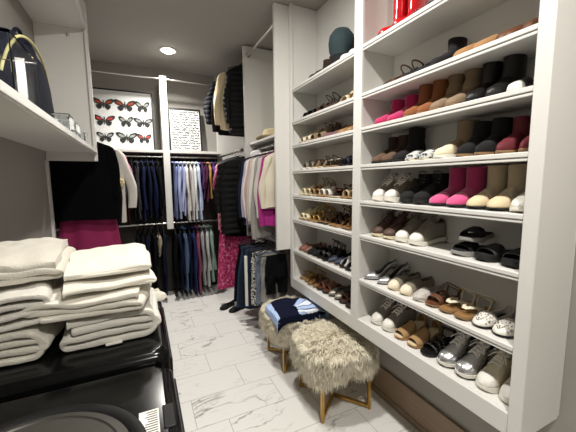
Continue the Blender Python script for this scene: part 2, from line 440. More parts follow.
def flat(root, up, sole, L=.24, W=.088, tab=RND, th=.010, heel=0, open_=(.07,.60), ow=.32, H=.060, lin=None, wedge=False, strap=None, strapm=None, toe=None, holes=None, hole_m=None, bow=None):
    hf = [(0,H*.9),(.1,H),(.3,H*.88),(.5,H*.88),(.64,H*.86),(.8,H*.62),(.93,H*.42),(1,.006)]
    sole_mb(L, W, tab, heel, th, 1.04, wedge=wedge).build('sole', sole, root, bevel=.002)
    tl = (lambda t: t > .80) if toe else (lambda t: False)
    shell_mb(L, W, tab, hf, heel, th, lambda t, s: not (open_[0] < t < open_[1] and abs(s-.5) < ow) and not tl(t)).build('upper', up, root, solid=.003)
    if toe: shell_mb(L, W, tab, hf, heel, th, lambda t, s: tl(t)).build('toe_cap', toe, root, solid=.004)
    insole(root, L, W, tab, heel, th+.001, lin or lin_dk)
    if holes:
        mb = MB(); rr = random.Random(3)
        for k in range(holes):
            t = rr.uniform(.62, .95); s = rr.uniform(.10, .90); p = surf(L, W, tab, hf, heel, th, t, s, off=.0035)
            mb.ball(p, .0024, .0024, .0020, 6, 4)
        for k in range(holes//2):
            t = rr.uniform(.1, .6); s = rr.choice((.09, .12, .88, .91)); p = surf(L, W, tab, hf, heel, th, t, s, off=.0035)
            mb.ball(p, .0024, .0024, .0020, 6, 4)
        mb.build('perforation', hole_m, root)
    if bow:
        p = surf(L, W, tab, hf, heel, th, .66, .5)
        MB().ball((p[0], -.012, p[2]+.006), .007, .012, .006, 10, 6).ball((p[0], .012, p[2]+.006), .007, .012, .006, 10, 6).ball((p[0], 0, p[2]+.006), .006, .005, .006, 8, 5).build('bow', bow, root)

def sandal(root, st, sole, bed=None, L=.24, W=.088, th=.014, heel=0, wedge=False, style='bands', hs=1, loop=None, studs=None, buckle=None, blockheel=False, tab=RND):
    hf = [(0,.055),(.1,.058),(.3,.055),(.5,.058),(.64,.050),(.8,.036),(.93,.028),(1,.014)]
    hf = [(a, b*hs) for a, b in hf]
    sole_mb(L, W, tab, heel, th, 1.03, wedge=wedge).build('sole', sole, root, bevel=.003)
    insole(root, L, W, tab, heel, th+.001, bed or st)
    if blockheel and not wedge:
        MB().box(-.5*L+.004, -.024, 0, -.5*L+.050, .024, heel+.004).build('heel', sole, root, bevel=.003)
    def bands(*b): return [(lambda t, s, a=a, c=c: a < t < c) for a, c in b]
    if style == 'bands': fs = bands((.70,.83),(.50,.60))
    elif style == 'cross': fs = [lambda t, s: abs((t-.66)-(s-.5)*.42) < .045 or abs((t-.66)+(s-.5)*.42) < .045]
    elif style == 'slide': fs = bands((.52,.84))
    elif style == 'peep': fs = [lambda t, s: .48 < t < .90, lambda t, s: t < .16]
    elif style == 'thong': fs = [lambda t, s: (.40 < t < .82) and abs(abs(s-.5)-.42*sm((.86-t)/.42)) < .07]
    elif style == 'gladiator': fs = bands((.74,.80),(.62,.67),(.50,.55),(.38,.42))
    else: fs = bands((.72,.80))
    for f in fs: shell_mb(L, W, tab, hf, heel, th, f, nt=44, ns=26).build('strap', st, root, solid=.003)
    if loop:                                                     # ankle strap standing up behind
        zz = th+heel
        mb = MB()
        P = [(-.5*L+.045+.045*math.cos(a), .034*math.sin(a), zz+.062+.030*math.cos(a)*loop) for a in [2*PI*k/20 for k in range(20)]]
        mb.tube(P, .0055, 6, close=True, flat=.6)
        mb.tube([(-.5*L+.010, 0, zz), (-.5*L+.002, 0, zz+.03), (-.5*L+.002, 0, zz+.06-.03*loop)], .005, 6)
        for sg in (1, -1): mb.tube([(-.5*L+.07, sg*.028, zz), (-.5*L+.058, sg*.033, zz+.035), (-.5*L+.05, sg*.034, zz+.062)], .004, 6)
        mb.build('ankle_strap', st, root)
        if buckle: MB().box(-.5*L+.045, .034, zz+.053, -.5*L+.060, .040, zz+.070).build('buckle', buckle, root, bevel=.002)
    elif buckle:
        p = surf(L, W, tab, hf, heel, th, .55, .80); MB().box(p[0]-.008, p[1]-.003, p[2]-.004, p[0]+.008, p[1]+.006, p[2]+.008).build('buckle', buckle, root, bevel=.002)
    if studs:
        mb = MB()
        for t in ((.76,) if style != 'gladiator' else (.77, .645, .525)):
            for k in range(9):
                p = surf(L, W, tab, hf, heel, th, t, .08+.84*k/8, off=.004); mb.ball(p, .003, .003, .003, 6, 4)
        mb.build('studs', studs, root)

def C(name, h, r=.6, **k): return mat(name, h, r, **k)
sole_w = C('white_rubber', '#d9d5cb', .6); sole_k = C('black_rubber', '#141413', .6); sole_c = C('cream_rubber', '#cfc3a8', .6)
sole_t = C('tan_leather_sole', '#86694a', .55); gum = C('gum_rubber', '#a9855a', .6); gold = C('gold_metal', '#c9a45c', .3, metal=1); silv = C('silver_metal', '#c8c8c8', .25, metal=1)
lace_w = C('white_lace', '#ece9e2', .8); cork = ramp_mat('cork', 'noise', [(0, '#8d6b45'), (.5, '#b08a5c')], .8, 160)
knit_g = mat('grey_knit', '#86837b', .85, bump=.8, bscale=500); taupe_k = mat('taupe_knit', '#7c7568', .85, bump=.7, bscale=420)
brown_l = mat('brown_shoe_leather', '#4a342a', .5, bump=.3); black_l = mat('black_leather', '#121111', .38, bump=.2); black_s = mat('black_suede', '#111012', .9)
silver_l = mat('silver_metallic_leather', '#c3c4c6', .28, metal=.85, bump=.25, bscale=60); pinkh = mat('hot_pink_suede', '#a81654', .85, sheen=.3); pinku = mat('pink_sheepskin', '#a02e62', .9, sheen=.4)
cog = mat('cognac_suede', '#84502c', .8); taupe_s = mat('taupe_suede', '#7d6a55', .9); beige_s = mat('beige_sheepskin', '#ada087', .9, sheen=.3); beige_t = mat('pale_beige_suede', '#c9b998', .9)
cream_l = mat('cream_leather', '#d9cfb8', .5); tan_s = mat('tan_suede', '#9c7c54', .85); dkb = mat('dark_brown_suede', '#35221a', .85); burg = mat('burgundy_suede', '#5e1822', .7); red_g = mat('glossy_red_rubber', '#b00d18', .12, coat=.5)
python = ramp_mat('snake_print', 'voronoi', [(0, '#17181a'), (.34, '#8c9093'), (.55, '#c8c8c4')], .5, 55); white_l = mat('white_leather', '#d8d5ce', .45); glit = ramp_mat('grey_glitter', 'noise', [(0, '#6f6a66'), (.45, '#b9b4ae'), (.6, '#ece8e2')], .35, 320)
tan_l = mat('tan_leather', '#8c6a42', .45); brn2 = mat('chestnut_leather', '#5c3824', .45); blush = mat('mauve_suede', '#6e5055', .85); cream_c = mat('cream_canvas', '#d7cdae', .85); gold_l = mat('gold_leather', '#b5945a', .4, metal=.5); navy_l = mat('navy_leather', '#1b2238', .5)
grey_l = mat('grey_leather', '#6c6964', .55); pewter = mat('pewter_leather', '#8a857c', .35, metal=.5); rosebr = mat('rose_brown_leather', '#7b5244', .5)
ORD = ['top', 'second highest', 'third highest', 'fourth highest', 'fourth lowest', 'third lowest', 'second lowest', 'bottom']
XT = 1.318
N_SHOE = {}
def pair(bay, sh, name, desc, cat, fn, ys, L, yaw=0, dx=0, label=None, group=None, dz=0, lean=0):
    """one shoe built, its mate copied; toes towards the aisle"""
    z = SH[sh]+.0015+dz
    first = None
    grp = group or (desc+'s on the '+ORD[sh]+' shelf')
    for i, y in enumerate(ys):
        yw = yaw[i] if isinstance(yaw, (list, tuple)) else yaw
        ddx = dx[i] if isinstance(dx, (list, tuple)) else dx
        loc = (XT+L/2+ddx, y, z); rz = PI+yw
        side = ('left', 'right')[i] if len(ys) == 2 else None
        lab = label or (desc+(', '+side+' of pair' if side else '')+', '+ORD[sh]+' shelf, '+bay+' bay')
        if first is None:
            first = thing(name, lab, cat, loc, rz, grp if len(ys) > 1 else None); fn(first)
        else: dup(first, loc, rz, lab)
    return first
nb = 'near'
# bottom shelf
pair(nb,7,'sneaker','grey knit sneaker with white toe','sneaker', lambda r: sneaker(r, knit_g, sole_w, toe=white_l, lace=lace_w), (1.505,1.402), .255, yaw=-.05)
pair(nb,7,'peep_toe_wedge','tan suede peep-toe wedge','shoe', lambda r: sandal(r, tan_s, cork, beige_t, heel=.045, wedge=True, style='peep', L=.235), (1.295,1.195), .235, yaw=-.05)
pair(nb,7,'strappy_sandal','black studded strappy sandal','sandal', lambda r: sandal(r, black_l, sole_k, black_l, heel=.03, style='gladiator', loop=.6, studs=silv, blockheel=True), (1.100,), .235, dx=0, yaw=-.04)
pair(nb,7,'running_shoe','shiny silver running sneaker','sneaker', lambda r: sneaker(r, silver_l, sole_w, outsole=sole_k, lace=lace_w, heelm=black_s, stripe=grey_l, L=.250, W=.095), (.985,.885), .25, dx=.002, yaw=-.15)
pair(nb,7,'sneaker','cream canvas sneaker with pale laces','sneaker', lambda r: sneaker(r, cream_l, sole_w, lace=lace_w, toe=white_l), (.790,.692), .255, dx=(0,.004), yaw=(-.04,-.0))
# second lowest
pair(nb,6,'pump','silver and black pointed high heel','shoe', lambda r: pump(r, silver_l, sole_k, heel=.07), (1.570,1.465), .235, yaw=(-.25,-.15), dx=(-.002,.01))
pair(nb,6,'woven_flat','taupe woven flat with cream toe','flat', lambda r: flat(r, taupe_k, sole_c, toe=cream_l, open_=(.07,.42), ow=.22, H=.075), (1.365,1.268), .245, yaw=-.05)
pair(nb,6,'loafer','grey glitter flat','flat', lambda r: flat(r, glit, sole_w, H=.062, lin=grey_l), (1.170,), .24, yaw=-.05)
pair(nb,6,'flat_sandal','chestnut ankle strap sandal','sandal', lambda r: sandal(r, brn2, sole_t, brn2, loop=1, buckle=gold, style='bands'), (1.085,), .24, yaw=-.04)
pair(nb,6,'thong_sandal','tan leather thong sandal','sandal', lambda r: sandal(r, cream_l, sole_t, tan_l, loop=.9, style='thong', W=.084), (1.000,.915), .24, yaw=-.05)
pair(nb,6,'slip_on','white perforated slip-on','slip-on shoe', lambda r: flat(r, white_l, sole_k, open_=(.07,.62), ow=.33, H=.058, holes=70, hole_m=grey_l, W=.087), (.826,.736), .245, yaw=-.06)
# third lowest
pair(nb,5,'lace_up_sneaker','dark brown lace-up sneaker with cream sole','sneaker', lambda r: sneaker(r, brown_l, sole_c, lace=brown_l, th=.022), (1.520,1.415), .25, yaw=-.05)
pair(nb,5,'sneaker','taupe knit sneaker with white rubber toe','sneaker', lambda r: sneaker(r, taupe_k, sole_w, toe=white_l, lace=taupe_k, L=.25), (1.312,1.210), .25, yaw=-.05)
slate = mat('grey_sole_foam', '#8f8d8a', .7)
s = pair(nb,5,'slide_sandal','black slide sandal with thick grey foam sole','sandal', lambda r: sandal(r, black_s, slate, black_s, style='slide', hs=.75, th=.024, W=.098), (.943,), .245, yaw=-.1, label='black slide with grey foam sole, lower of two stacked on near bay third lowest shelf')
s['group'] = 'grey soled slides'; dup(s, (XT+.1225+.012, .935, SH[5]+.070), PI+.18, 'black slide with grey foam sole, lying on top of its mate on third lowest shelf', 'grey soled slides')
pair(nb,5,'slide_sandal','black mesh slide sandal','sandal', lambda r: sandal(r, mat('black_mesh','#2a2a2b',.6,bump=.8), sole_k, black_s, style='slide', hs=.8, th=.026, W=.096), (.826,.722), .25, yaw=(-.15,-.0))
# fourth lowest
pair(nb,4,'sneaker','grey mesh sneaker with white sole','sneaker', lambda r: sneaker(r, taupe_k, sole_w, toe=white_l, lace=lace_w, L=.25, th=.030), (1.518,1.412), .25, yaw=-.05)
def hightop(r):
    boot(r, black_s, sole_k, sh=.135, th=.028, top=.052)
    mb = MB()
    for k in range(4):
        for sg in (1, -1): mb.ball((-.015-.006*k, sg*(.026-.001*k), .115+.02*k), .004, .004, .004, 8, 5)
    mb.build('eyelets', silv, r)
    mb = MB()
    for k in range(4): mb.tube([(-.012-.006*k, -.026, .115+.02*k), (.002-.008*k, 0, .120+.02*k), (-.012-.006*k, .026, .115+.02*k)], .003, 6)
    mb.build('laces', black_l, r)
pair(nb,4,'high_top','black high-top with silver eyelets','boot', hightop, (1.292,1.194), .245, yaw=-.05, dx=.005)
pair(nb,4,'sheepskin_boot','hot pink sheepskin boot','boot', lambda r: boot(r, pinku, sole_k, sh=.175, th=.014, W=.098, top=.058, L=.245, toe=mat('lit_pink_toe', '#c4487c', .9, sheen=.4)), (1.085,.985), .25, yaw=(-.12,-.06), dx=(.004,0))  # toe painted a brighter pink, standing in for light falling on it
pair(nb,4,'sheepskin_boot','beige sheepskin boot','boot', lambda r: boot(r, beige_s, sole_k, sh=.178, th=.014, W=.090, top=.055, L=.245, toe=beige_t, flare=1.04), (.885,.795), .25, yaw=(-.06,-.04))  # front light put into the colour: toe paler than the shaft
pair(nb,4,'sock_sneaker','white toed grey sock sneaker','sneaker', lambda r: boot(r, mat('light_grey_knit','#a9a7a2',.85,bump=.5), sole_w, sh=.130, th=.022, top=.048, toe=white_l), (.702,), .25, label='white toed grey sock sneaker at near end of fourth lowest shelf beside beige boots')
# fourth highest
pair(nb,3,'ankle_boot','dark brown suede ankle boot','boot', lambda r: boot(r, dkb, sole_k, sh=.15, toe=mat('mid_brown_suede','#5a4436',.85)), (1.530,1.445), .24, yaw=-.05)
pair(nb,3,'ankle_boot','black suede ankle boot','boot', lambda r: boot(r, black_s, sole_k, sh=.16, W=.080, L=.235, heel=.02), (1.358,), .235, yaw=-.05)
pair(nb,3,'flat','snake print pointed flat','flat', lambda r: flat(r, python, sole_c, tab=PNT, H=.064, open_=(.07,.5)), (1.270,1.180), .245, yaw=-.05, dx=(0,.005))
pair(nb,3,'sock_boot','taupe boot with cream rounded toe','boot', lambda r: boot(r, taupe_s, sole_w, sh=.165, th=.020, toe=cream_c, W=.095, top=.055, L=.24), (1.055,), .24, yaw=-.28)
pair(nb,3,'pointed_boot','black pointed ankle boot','boot', lambda r: boot(r, black_s, sole_t, sh=.13, W=.082, L=.235, tab=PNT, heel=.02), (.962,.874), .235, yaw=-.04)
pair(nb,3,'ankle_boot','burgundy suede ankle boot','boot', lambda r: boot(r, burg, sole_t, sh=.14, W=.083, L=.235, tab=PNT, zipm=gold), (.785,.697), .235, yaw=-.03)
# third highest
pair(nb,2,'ankle_boot','hot pink suede ankle boot','boot', lambda r: boot(r, pinkh, pinkh, sh=.145, W=.088, th=.012), (1.512,1.400), .24, yaw=-.05)
pair(nb,2,'ankle_boot','cognac suede ankle boot','boot', lambda r: boot(r, cog, sole_t, sh=.14, W=.085, L=.235, tab=PNT, heel=.03), (1.290,1.200), .235, yaw=-.04)
pair(nb,2,'tall_boot','taupe suede boot with slouching shaft','boot', lambda r: boot(r, taupe_s, sole_t, sh=.165, W=.084, L=.235, heel=.015, slouch=.6), (1.110,1.022), .235, yaw=-.04)
pair(nb,2,'ankle_boot','black leather ankle boot','boot', lambda r: boot(r, black_l, sole_k, sh=.15, W=.084, L=.235, tab=PNT, heel=.03), (.932,.842), .235, yaw=-.03)
pair(nb,2,'flat','black flat with white toe','flat', lambda r: flat(r, black_l, sole_w, toe=white_l, tab=PNT, H=.066), (.752,), .24, yaw=-.1)
# second highest
pair(nb,1,'strappy_sandal','brown strappy heeled sandal','sandal', lambda r: sandal(r, brn2, sole_t, dkb, loop=1, style='cross', heel=.04, blockheel=True), (1.475,1.390), .23, yaw=-.05, dx=.012)
pair(nb,1,'flat','black suede ballet flat','flat', lambda r: flat(r, black_s, sole_k, H=.055, bow=black_l), (1.300,1.212), .24, yaw=-.05)
pair(nb,1,'bootie','black suede bootie','boot', lambda r: boot(r, black_s, sole_k, sh=.140, W=.084), (1.125,), .24, label='single black suede bootie beside tan loafers on second highest shelf of near bay')
pair(nb,1,'loafer','tan suede loafer','loafer', lambda r: flat(r, mat('tan_loafer_suede','#95704a',.8), sole_t, H=.072, open_=(.07,.48), ow=.26, W=.094, L=.245), (.975,.882), .245, yaw=-.28)
pair(nb,1,'loafer','dark chestnut loafer','loafer', lambda r: flat(r, brn2, sole_k, H=.068, open_=(.07,.48), ow=.26, W=.09), (.790,.695), .24, yaw=-.2)
# top
pair(nb,0,'rain_boot','tall glossy red rubber rain boot','boot', lambda r: boot(r, red_g, sole_k, sh=.36, th=.02, W=.096, top=.062), (1.500,1.385), .235, yaw=-.0)
pair(nb,0,'studded_flat','black leather shoe with silver studs','shoe', lambda r: sandal(r, black_l, sole_k, black_l, style='gladiator', studs=silv, th=.018), (1.285,1.190), .24, yaw=-.05)
pair(nb,0,'ankle_boot','black leather chelsea boot','boot', lambda r: boot(r, black_l, sole_k, sh=.15, W=.09), (1.09,.99), .24, yaw=-.05)

# far bay: eight to a shelf, mostly sandals
fb = 'far'
def far(sh, specs, y0=2.585, y1=1.765):
    n = sum(2 if s[-1] == 2 else 1 for s in specs); i = 0
    rr = random.Random(sh*5+1)
    for s in specs:
        nm, desc, ct, fn, L, k = s
        ys = []
        for q in range(k): ys.append(y0+(y1-y0)*(i+.5)/n); i += 1
        pair(fb, sh, nm, desc, ct, fn, ys, L, yaw=[rr.uniform(-.12, .12) for _ in ys], dx=[rr.uniform(0, .012) for _ in ys])
W_ = .082
far(7, [('gold_sandal','gold thong sandal','sandal', lambda r: sandal(r, gold_l, sole_t, gold_l, style='thong', loop=.8, W=W_, hs=1.3), .235, 2),
        ('brown_sandal','brown cross strap sandal','sandal', lambda r: sandal(r, brn2, sole_t, tan_l, style='cross', W=W_, hs=1.3, buckle=gold), .235, 2),
        ('rose_sandal','rose brown slide sandal','sandal', lambda r: sandal(r, rosebr, sole_k, brn2, style='slide', W=W_, hs=1.3, th=.02), .235, 2),
        ('grey_flat','pewter grey pointed flat','flat', lambda r: flat(r, pewter, sole_k, tab=PNT, W=W_), .235, 2),
        ('chestnut_sandal','chestnut flat sandal with gold buckle','sandal', lambda r: sandal(r, brn2, sole_k, dkb, style='bands', W=W_, hs=1.3, loop=.5, buckle=gold), .235, 2)])
far(6, [('brown_flat','rose brown ballet flat','flat', lambda r: flat(r, rosebr, sole_t, W=W_, bow=rosebr), .235, 2),
        ('black_flat','black ballet flat','flat', lambda r: flat(r, black_s, sole_k, W=W_, bow=black_l), .235, 2),
        ('black_wedge','black wedge sandal','sandal', lambda r: sandal(r, black_l, sole_k, black_l, style='bands', heel=.05, wedge=True, loop=1, W=W_, hs=1.3), .23, 2),
        ('navy_flat','navy pointed flat','flat', lambda r: flat(r, navy_l, sole_t, tab=PNT, W=W_), .235, 2),
        ('black_white_sandal','black sandal with white straps','sandal', lambda r: sandal(r, white_l, sole_k, black_l, style='cross', W=W_, hs=1.3), .235, 2)])
far(5, [('espadrille','cream espadrille wedge','shoe', lambda r: sandal(r, cream_c, cork, cream_c, heel=.04, wedge=True, style='peep', W=W_, hs=1.3), .23, 2),
        ('gold_strap_sandal','gold strap wedge sandal','sandal', lambda r: sandal(r, gold_l, cork, gold_l, heel=.05, wedge=True, style='bands', loop=1, W=W_, hs=1.3), .23, 2),
        ('taupe_strap_sandal','taupe gladiator sandal','sandal', lambda r: sandal(r, taupe_s, sole_k, tan_l, style='gladiator', loop=.8, W=W_, hs=1.3), .235, 2),
        ('brown_wedge','brown ankle strap wedge','sandal', lambda r: sandal(r, dkb, cork, tan_l, heel=.05, wedge=True, style='bands', loop=1, buckle=gold, W=W_, hs=1.3), .23, 2),
        ('tan_sandal','tan cross strap sandal','sandal', lambda r: sandal(r, tan_l, sole_t, tan_l, style='cross', W=W_, hs=1.3), .235, 2)])
far(4, [('cream_wedge','cream canvas wedge','shoe', lambda r: sandal(r, cream_c, sole_c, cream_c, heel=.03, wedge=True, style='slide', W=W_, hs=1.3), .23, 2),
        ('tan_wedge','tan ankle strap wedge','sandal', lambda r: sandal(r, tan_s, sole_c, tan_l, heel=.05, wedge=True, style='bands', loop=1, W=W_, hs=1.3), .23, 2),
        ('white_sandal','white slide sandal','sandal', lambda r: sandal(r, white_l, cork, tan_l, style='slide', W=W_, hs=1.3), .235, 2),
        ('brown_thong','brown thong sandal','sandal', lambda r: sandal(r, brn2, sole_c, dkb, style='thong', loop=.8, W=W_, hs=1.3), .235, 2),
        ('beige_sandal','beige double strap sandal','sandal', lambda r: sandal(r, beige_t, cork, tan_l, style='bands', buckle=silv, W=W_, hs=1.3), .235, 2)])
far(3, [('silver_sandal','silver double strap sandal','sandal', lambda r: sandal(r, pewter, sole_w, cream_l, style='bands', W=W_, hs=1.3), .235, 2),
        ('loop_sandal','taupe sandal with standing ankle strap','sandal', lambda r: sandal(r, taupe_s, sole_c, tan_l, style='cross', loop=1.1, W=W_, hs=1.3), .235, 2),
        ('bronze_sandal','pewter thong sandal','sandal', lambda r: sandal(r, pewter, sole_t, tan_l, style='thong', W=W_, hs=1.3), .235, 2),
        ('navy_sandal','navy gladiator sandal','sandal', lambda r: sandal(r, navy_l, sole_k, black_l, style='gladiator', loop=1, W=W_, hs=1.3), .235, 2)], y0=2.56)
far(2, [('cream_heel','cream cork wedge heel','shoe', lambda r: sandal(r, cream_l, cork, cream_l, heel=.06, wedge=True, style='peep', W=W_, hs=1.3), .225, 2),
        ('taupe_heel','taupe suede block heel','shoe', lambda r: sandal(r, taupe_s, sole_t, taupe_s, heel=.06, blockheel=True, style='peep', loop=.6, W=W_, hs=1.3), .225, 2),
        ('blush_heel','mauve suede pump','shoe', lambda r: pump(r, blush, sole_t, heel=.06), .23, 2),
        ('tan_flat','tan leather ballet flat','flat', lambda r: flat(r, tan_l, sole_c, W=W_, bow=tan_l), .235, 2)])
far(1, [('black_slide','black leather slide','sandal', lambda r: sandal(r, black_l, sole_k, black_l, style='slide', W=W_, hs=1.3), .235, 2),
        ('brown_heel','dark brown strappy heel','sandal', lambda r: sandal(r, dkb, sole_t, dkb, heel=.06, blockheel=True, style='bands', loop=1.2, W=W_, hs=1.3), .225, 2),
        ('chestnut_flat','dark brown pointed flat','flat', lambda r: flat(r, dkb, sole_k, tab=PNT, W=W_), .235, 2),
        ('nude_sandal','beige strappy heel','sandal', lambda r: sandal(r, beige_t, sole_c, tan_l, heel=.06, blockheel=True, style='bands', loop=1.1, W=W_, hs=1.3), .225, 2)], y0=2.56)
pair(fb,0,'ankle_boot','dark brown leather ankle boot','boot', lambda r: boot(r, dkb, sole_k, sh=.13, tab=PNT, heel=.02), (2.33,2.235), .24, yaw=-.3, dx=.0)
pair(fb,0,'ankle_boot','black boot with white toe','boot', lambda r: boot(r, black_s, sole_w, sh=.16, toe=white_l, L=.245), (1.90,1.80), .25)
teal = mat('teal_knit', '#29383c', .9, bump=.6, bscale=150)
t = thing('knit_hat', 'rounded dark teal knit hat with black band on top shelf of far bay', 'hat', (1.44, 2.06, SH[0]+.001))
MB().lathe([(.070,.0),(.075,.10),(.094,.14),(.100,.20),(.092,.25),(.060,.292),(.012,.305)], 28).build('crown', teal, t)
MB().lathe([(.072,.0),(.080,.004),(.082,.095),(.078,.105)], 28).build('brim', mat('dark_teal_rib','#101416',.9), t)

# ------------------------------------------------------------------ hanging clothes
steel_hook = mat('steel_hook', '#c9c7c2', .25, 1)
HANG = []
def hanger(loc, rz, short, clip=False, W=.40):
    lab = 'black slim hanger holding the '+short
    t = thing('clothes_hanger', lab, 'hanger', loc, rz, 'black slim hangers')
    if HANG and W == .40:
        for c in HANG[0].children:
            d = c.copy(); COL.objects.link(d); d.parent = t
        return t
    P = [(.0, 0, -.062), (.0, 0, -.045), (.012, 0, -.032), (.0185, 0, -.015)]+[(.0185*math.cos(a), 0, .0185*math.sin(a)) for a in [k*PI/8 for k in range(0, 10)]]
    MB().tube(P, .0022, 6).build('hook', steel_hook, t)
    w = W/2
    MB().tube([(-w, 0, -.125), (-w*.6, 0, -.098), (-.05, 0, -.070), (0, 0, -.060), (.05, 0, -.070), (w*.6, 0, -.098), (w, 0, -.125), (w*.95, 0, -.138), (0, 0, -.140), (-w*.95, 0, -.138)], .0048, 6, close=True).build('frame', black_pl, t)
    if W == .40 and not HANG: HANG.append(t)
    return t

def garment(name, short, cat, loc, rz, m, W=.42, L=.68, sl=.58, sm_=None, collar=None, dp=.034, hem=1.0, fold=.016, nf=5, seed=0, puff=0, neck=.065, group=None, flare=1.0, label=None, sw=1.0, out=.05, buttons=None, open_m=None, z0=-.075, hang=True, waist=1.0, band=None):
    t = thing(name, label or short, cat, loc, rz, group)
    rr = random.Random(seed*13+5); ph = rr.uniform(0, 6); ph2 = rr.uniform(0, 6)
    K = 72 if puff else 26; n = 44; R = []
    def ring(k, grow=0):
        q = k/K; z = z0-L*q
        s = sm(min(1, (z0-z)/.085)) if neck < W/2 else 1
        w = neck+(W/2-neck)*s**.8
        if q > .15: w *= 1+(hem-1)*((q-.15)/.85)+(waist-1)*math.exp(-((q-.38)/.16)**2)
        if flare != 1 and q > .4: w *= 1+(flare-1)*((q-.4)/.6)
        d = dp*(.55+.45*s)*(1+.35*q)
        if puff:
            b = abs(math.sin(PI*(z0-z)/puff))**.6; d *= .78+.34*b; w *= .965+.05*b
        pts = []
        for j in range(n):
            a = 2*PI*j/n
            f = fold*sm(q*1.6)*(math.sin(nf*a+ph+2.2*q)+.6*math.sin((nf*2-1)*a+ph2-3*q))*.6
            x = w*spow(math.cos(a), .75)+f*.5*math.cos(a)+grow*math.cos(a); y = d*spow(math.sin(a), .9)+f*abs(math.sin(a))**.5*(1 if math.sin(a) > 0 else -1)+grow*math.sin(a)
            y += .008*math.sin(3*q*PI+ph)*q
            pts.append((x, y, z+.010*math.sin(2*a+ph)*q))
        return pts
    for k in range(K+1): R.append(ring(k))
    MB().loft(R).build('body', m, t)
    if band:
        MB().loft([ring(K-2, .002), ring(K-1, .003), ring(K, .003)], caps=False).build('hem_band', band, t, solid=.003)
    if sl:
        for sg in (1, -1):
            x0 = sg*(W/2-.045); R = []; N = 16
            e = rr.uniform(-.012, .012); KK = 54 if puff else 20
            for k in range(KK+1):
                q = k/KK
                cx = x0+sg*out*sm(q*1.5)+sg*.012*math.sin(q*PI); cz = z0-.065-sl*q; cy = e*q*2+.012*math.sin(q*4+ph)
                rx = (.054-.020*q)*sw; ry = (.031-.008*q)*sw
                if puff:
                    b = abs(math.sin(PI*sl*q/puff))**.6; rx *= .85+.25*b; ry *= .85+.25*b
                if k == 0: rx *= .6; ry *= .7
                tilt = .35*(1-q)*sg
                ring_ = []
                for j in range(N):
                    a = 2*PI*j/N; f = 1+.10*math.sin(3*a+q*9+ph)
                    xx = rx*f*math.cos(a); ring_.append((cx+xx, cy+ry*f*math.sin(a), cz-xx*tilt))
                R.append(ring_)
            MB().loft(R).build('sleeve', sm_ or m, t)
    if collar:
        pts = [(.062*math.cos(a), .030*math.sin(a), z0-.004+.012*math.sin(a)) for a in [2*PI*k/20 for k in range(20)]]
        MB().tube(pts, .011, 8, close=True, flat=1.6).build('collar', collar, t)
    if buttons:
        mb = MB()
        for k in range(6): mb.ball((0, -dp*1.25-.008, z0-.09-.085*k), .006, .004, .006, 8, 5)
        mb.build('buttons', buttons, t)
    if open_m:                                                   # front placket / open front
        mb = MB(); mb.box(-.014, -dp*1.30-.010, z0-L*.97, .014, -dp*1.1, z0-.07); mb.build('placket', open_m, t, bevel=.003)
    if hang: hanger(loc, rz, short)
    return t

def trousers(name, short, cat, loc, rz, m, W=.36, L=.62, dp=.045, seed=0, group=None, legs=True, band=None, flare=1.0, label=None, stripe=None):
    t = thing(name, label or short, cat, loc, rz, group); rr = random.Random(seed*7+3); ph = rr.uniform(0, 6); n = 32
    z0 = -.14; hipl = .22 if legs else L
    R = []
    for k in range(13):
        q = k/12; w = W/2*(.86+.14*sm(q*2))*(1+(flare-1)*q); d = dp*(.5+.5*q)
        R.append([(w*spow(math.cos(a), .7)+.006*math.sin(5*a+ph)*q, d*spow(math.sin(a), .8)+.014*q*math.sin(4*a+ph+2*q), z0-hipl*q) for a in [2*PI*j/n for j in range(n)]])
    MB().loft(R).build('seat' if legs else 'skirt_body', m, t)
    if legs:
        for sg in (1, -1):
            R = []
            for k in range(15):
                q = k/14; rx = W/4*(1.02-.15*q); cx = sg*(W/4*.98+.01*q); d = dp*(.95-.1*q)
                R.append([(cx+rx*spow(math.cos(a), .75)+.006*math.sin(3*a+6*q+ph), d*spow(math.sin(a), .8)+.012*math.sin(2*a+5*q+ph+sg), z0-hipl*.86-(L-hipl*.86)*q) for a in [2*PI*j/20 for j in range(20)]])
            MB().loft(R).build('leg', m, t)
    MB().loft([[(W/2*.87*g*math.cos(a), dp*.56*g*spow(math.sin(a), .8), z) for a in [2*PI*j/n for j in range(n)]] for z, g in ((z0+.004, .98), (z0-.002, 1.03), (z0-.032, 1.05), (z0-.036, 1.0))]).build('waistband', band or m, t)
    if stripe:
        MB().box(-W/2*1.08, -.016, z0-L*.98, -W/2*.96, .016, z0-.05).build('side_stripe', stripe, t, bevel=.004)
    hanger(loc, rz, short)
    return t

def cl(name, h, **k):
    k.setdefault('bump', .25); k.setdefault('bscale', 120); return mat(name, h, .9, var=.10, scale=9, spec=.15, **k)
blk = cl('black_cloth', '#08080a'); blk2 = cl('washed_black_cloth', '#101013'); nvy = cl('navy_cloth', '#0f1428'); royal = cl('royal_navy_cloth', '#131a38'); maroon = cl('dark_maroon_cloth', '#2a1416')
plaid = ramp_mat('dark_plaid', 'check', [(0, '#18191f'), (.5, '#2b2d37')], .85, 1, 30, 30, 26)
slateb = cl('slate_blue_cotton', '#66739a'); peri = cl('pale_periwinkle_cotton', '#a6afd0'); whitec = cl('white_cotton', '#d6d4d0')
stripe_b = ramp_mat('blue_white_stripe', 'wave', [(0, '#d5d6da'), (.55, '#9fb0cf')], .85, 22, 0, 1, 0)
stripe_g = ramp_mat('white_grey_check', 'check', [(0, '#cfcdc9'), (.5, '#bdbcbb')], .85, 1, 90, 90, 90)
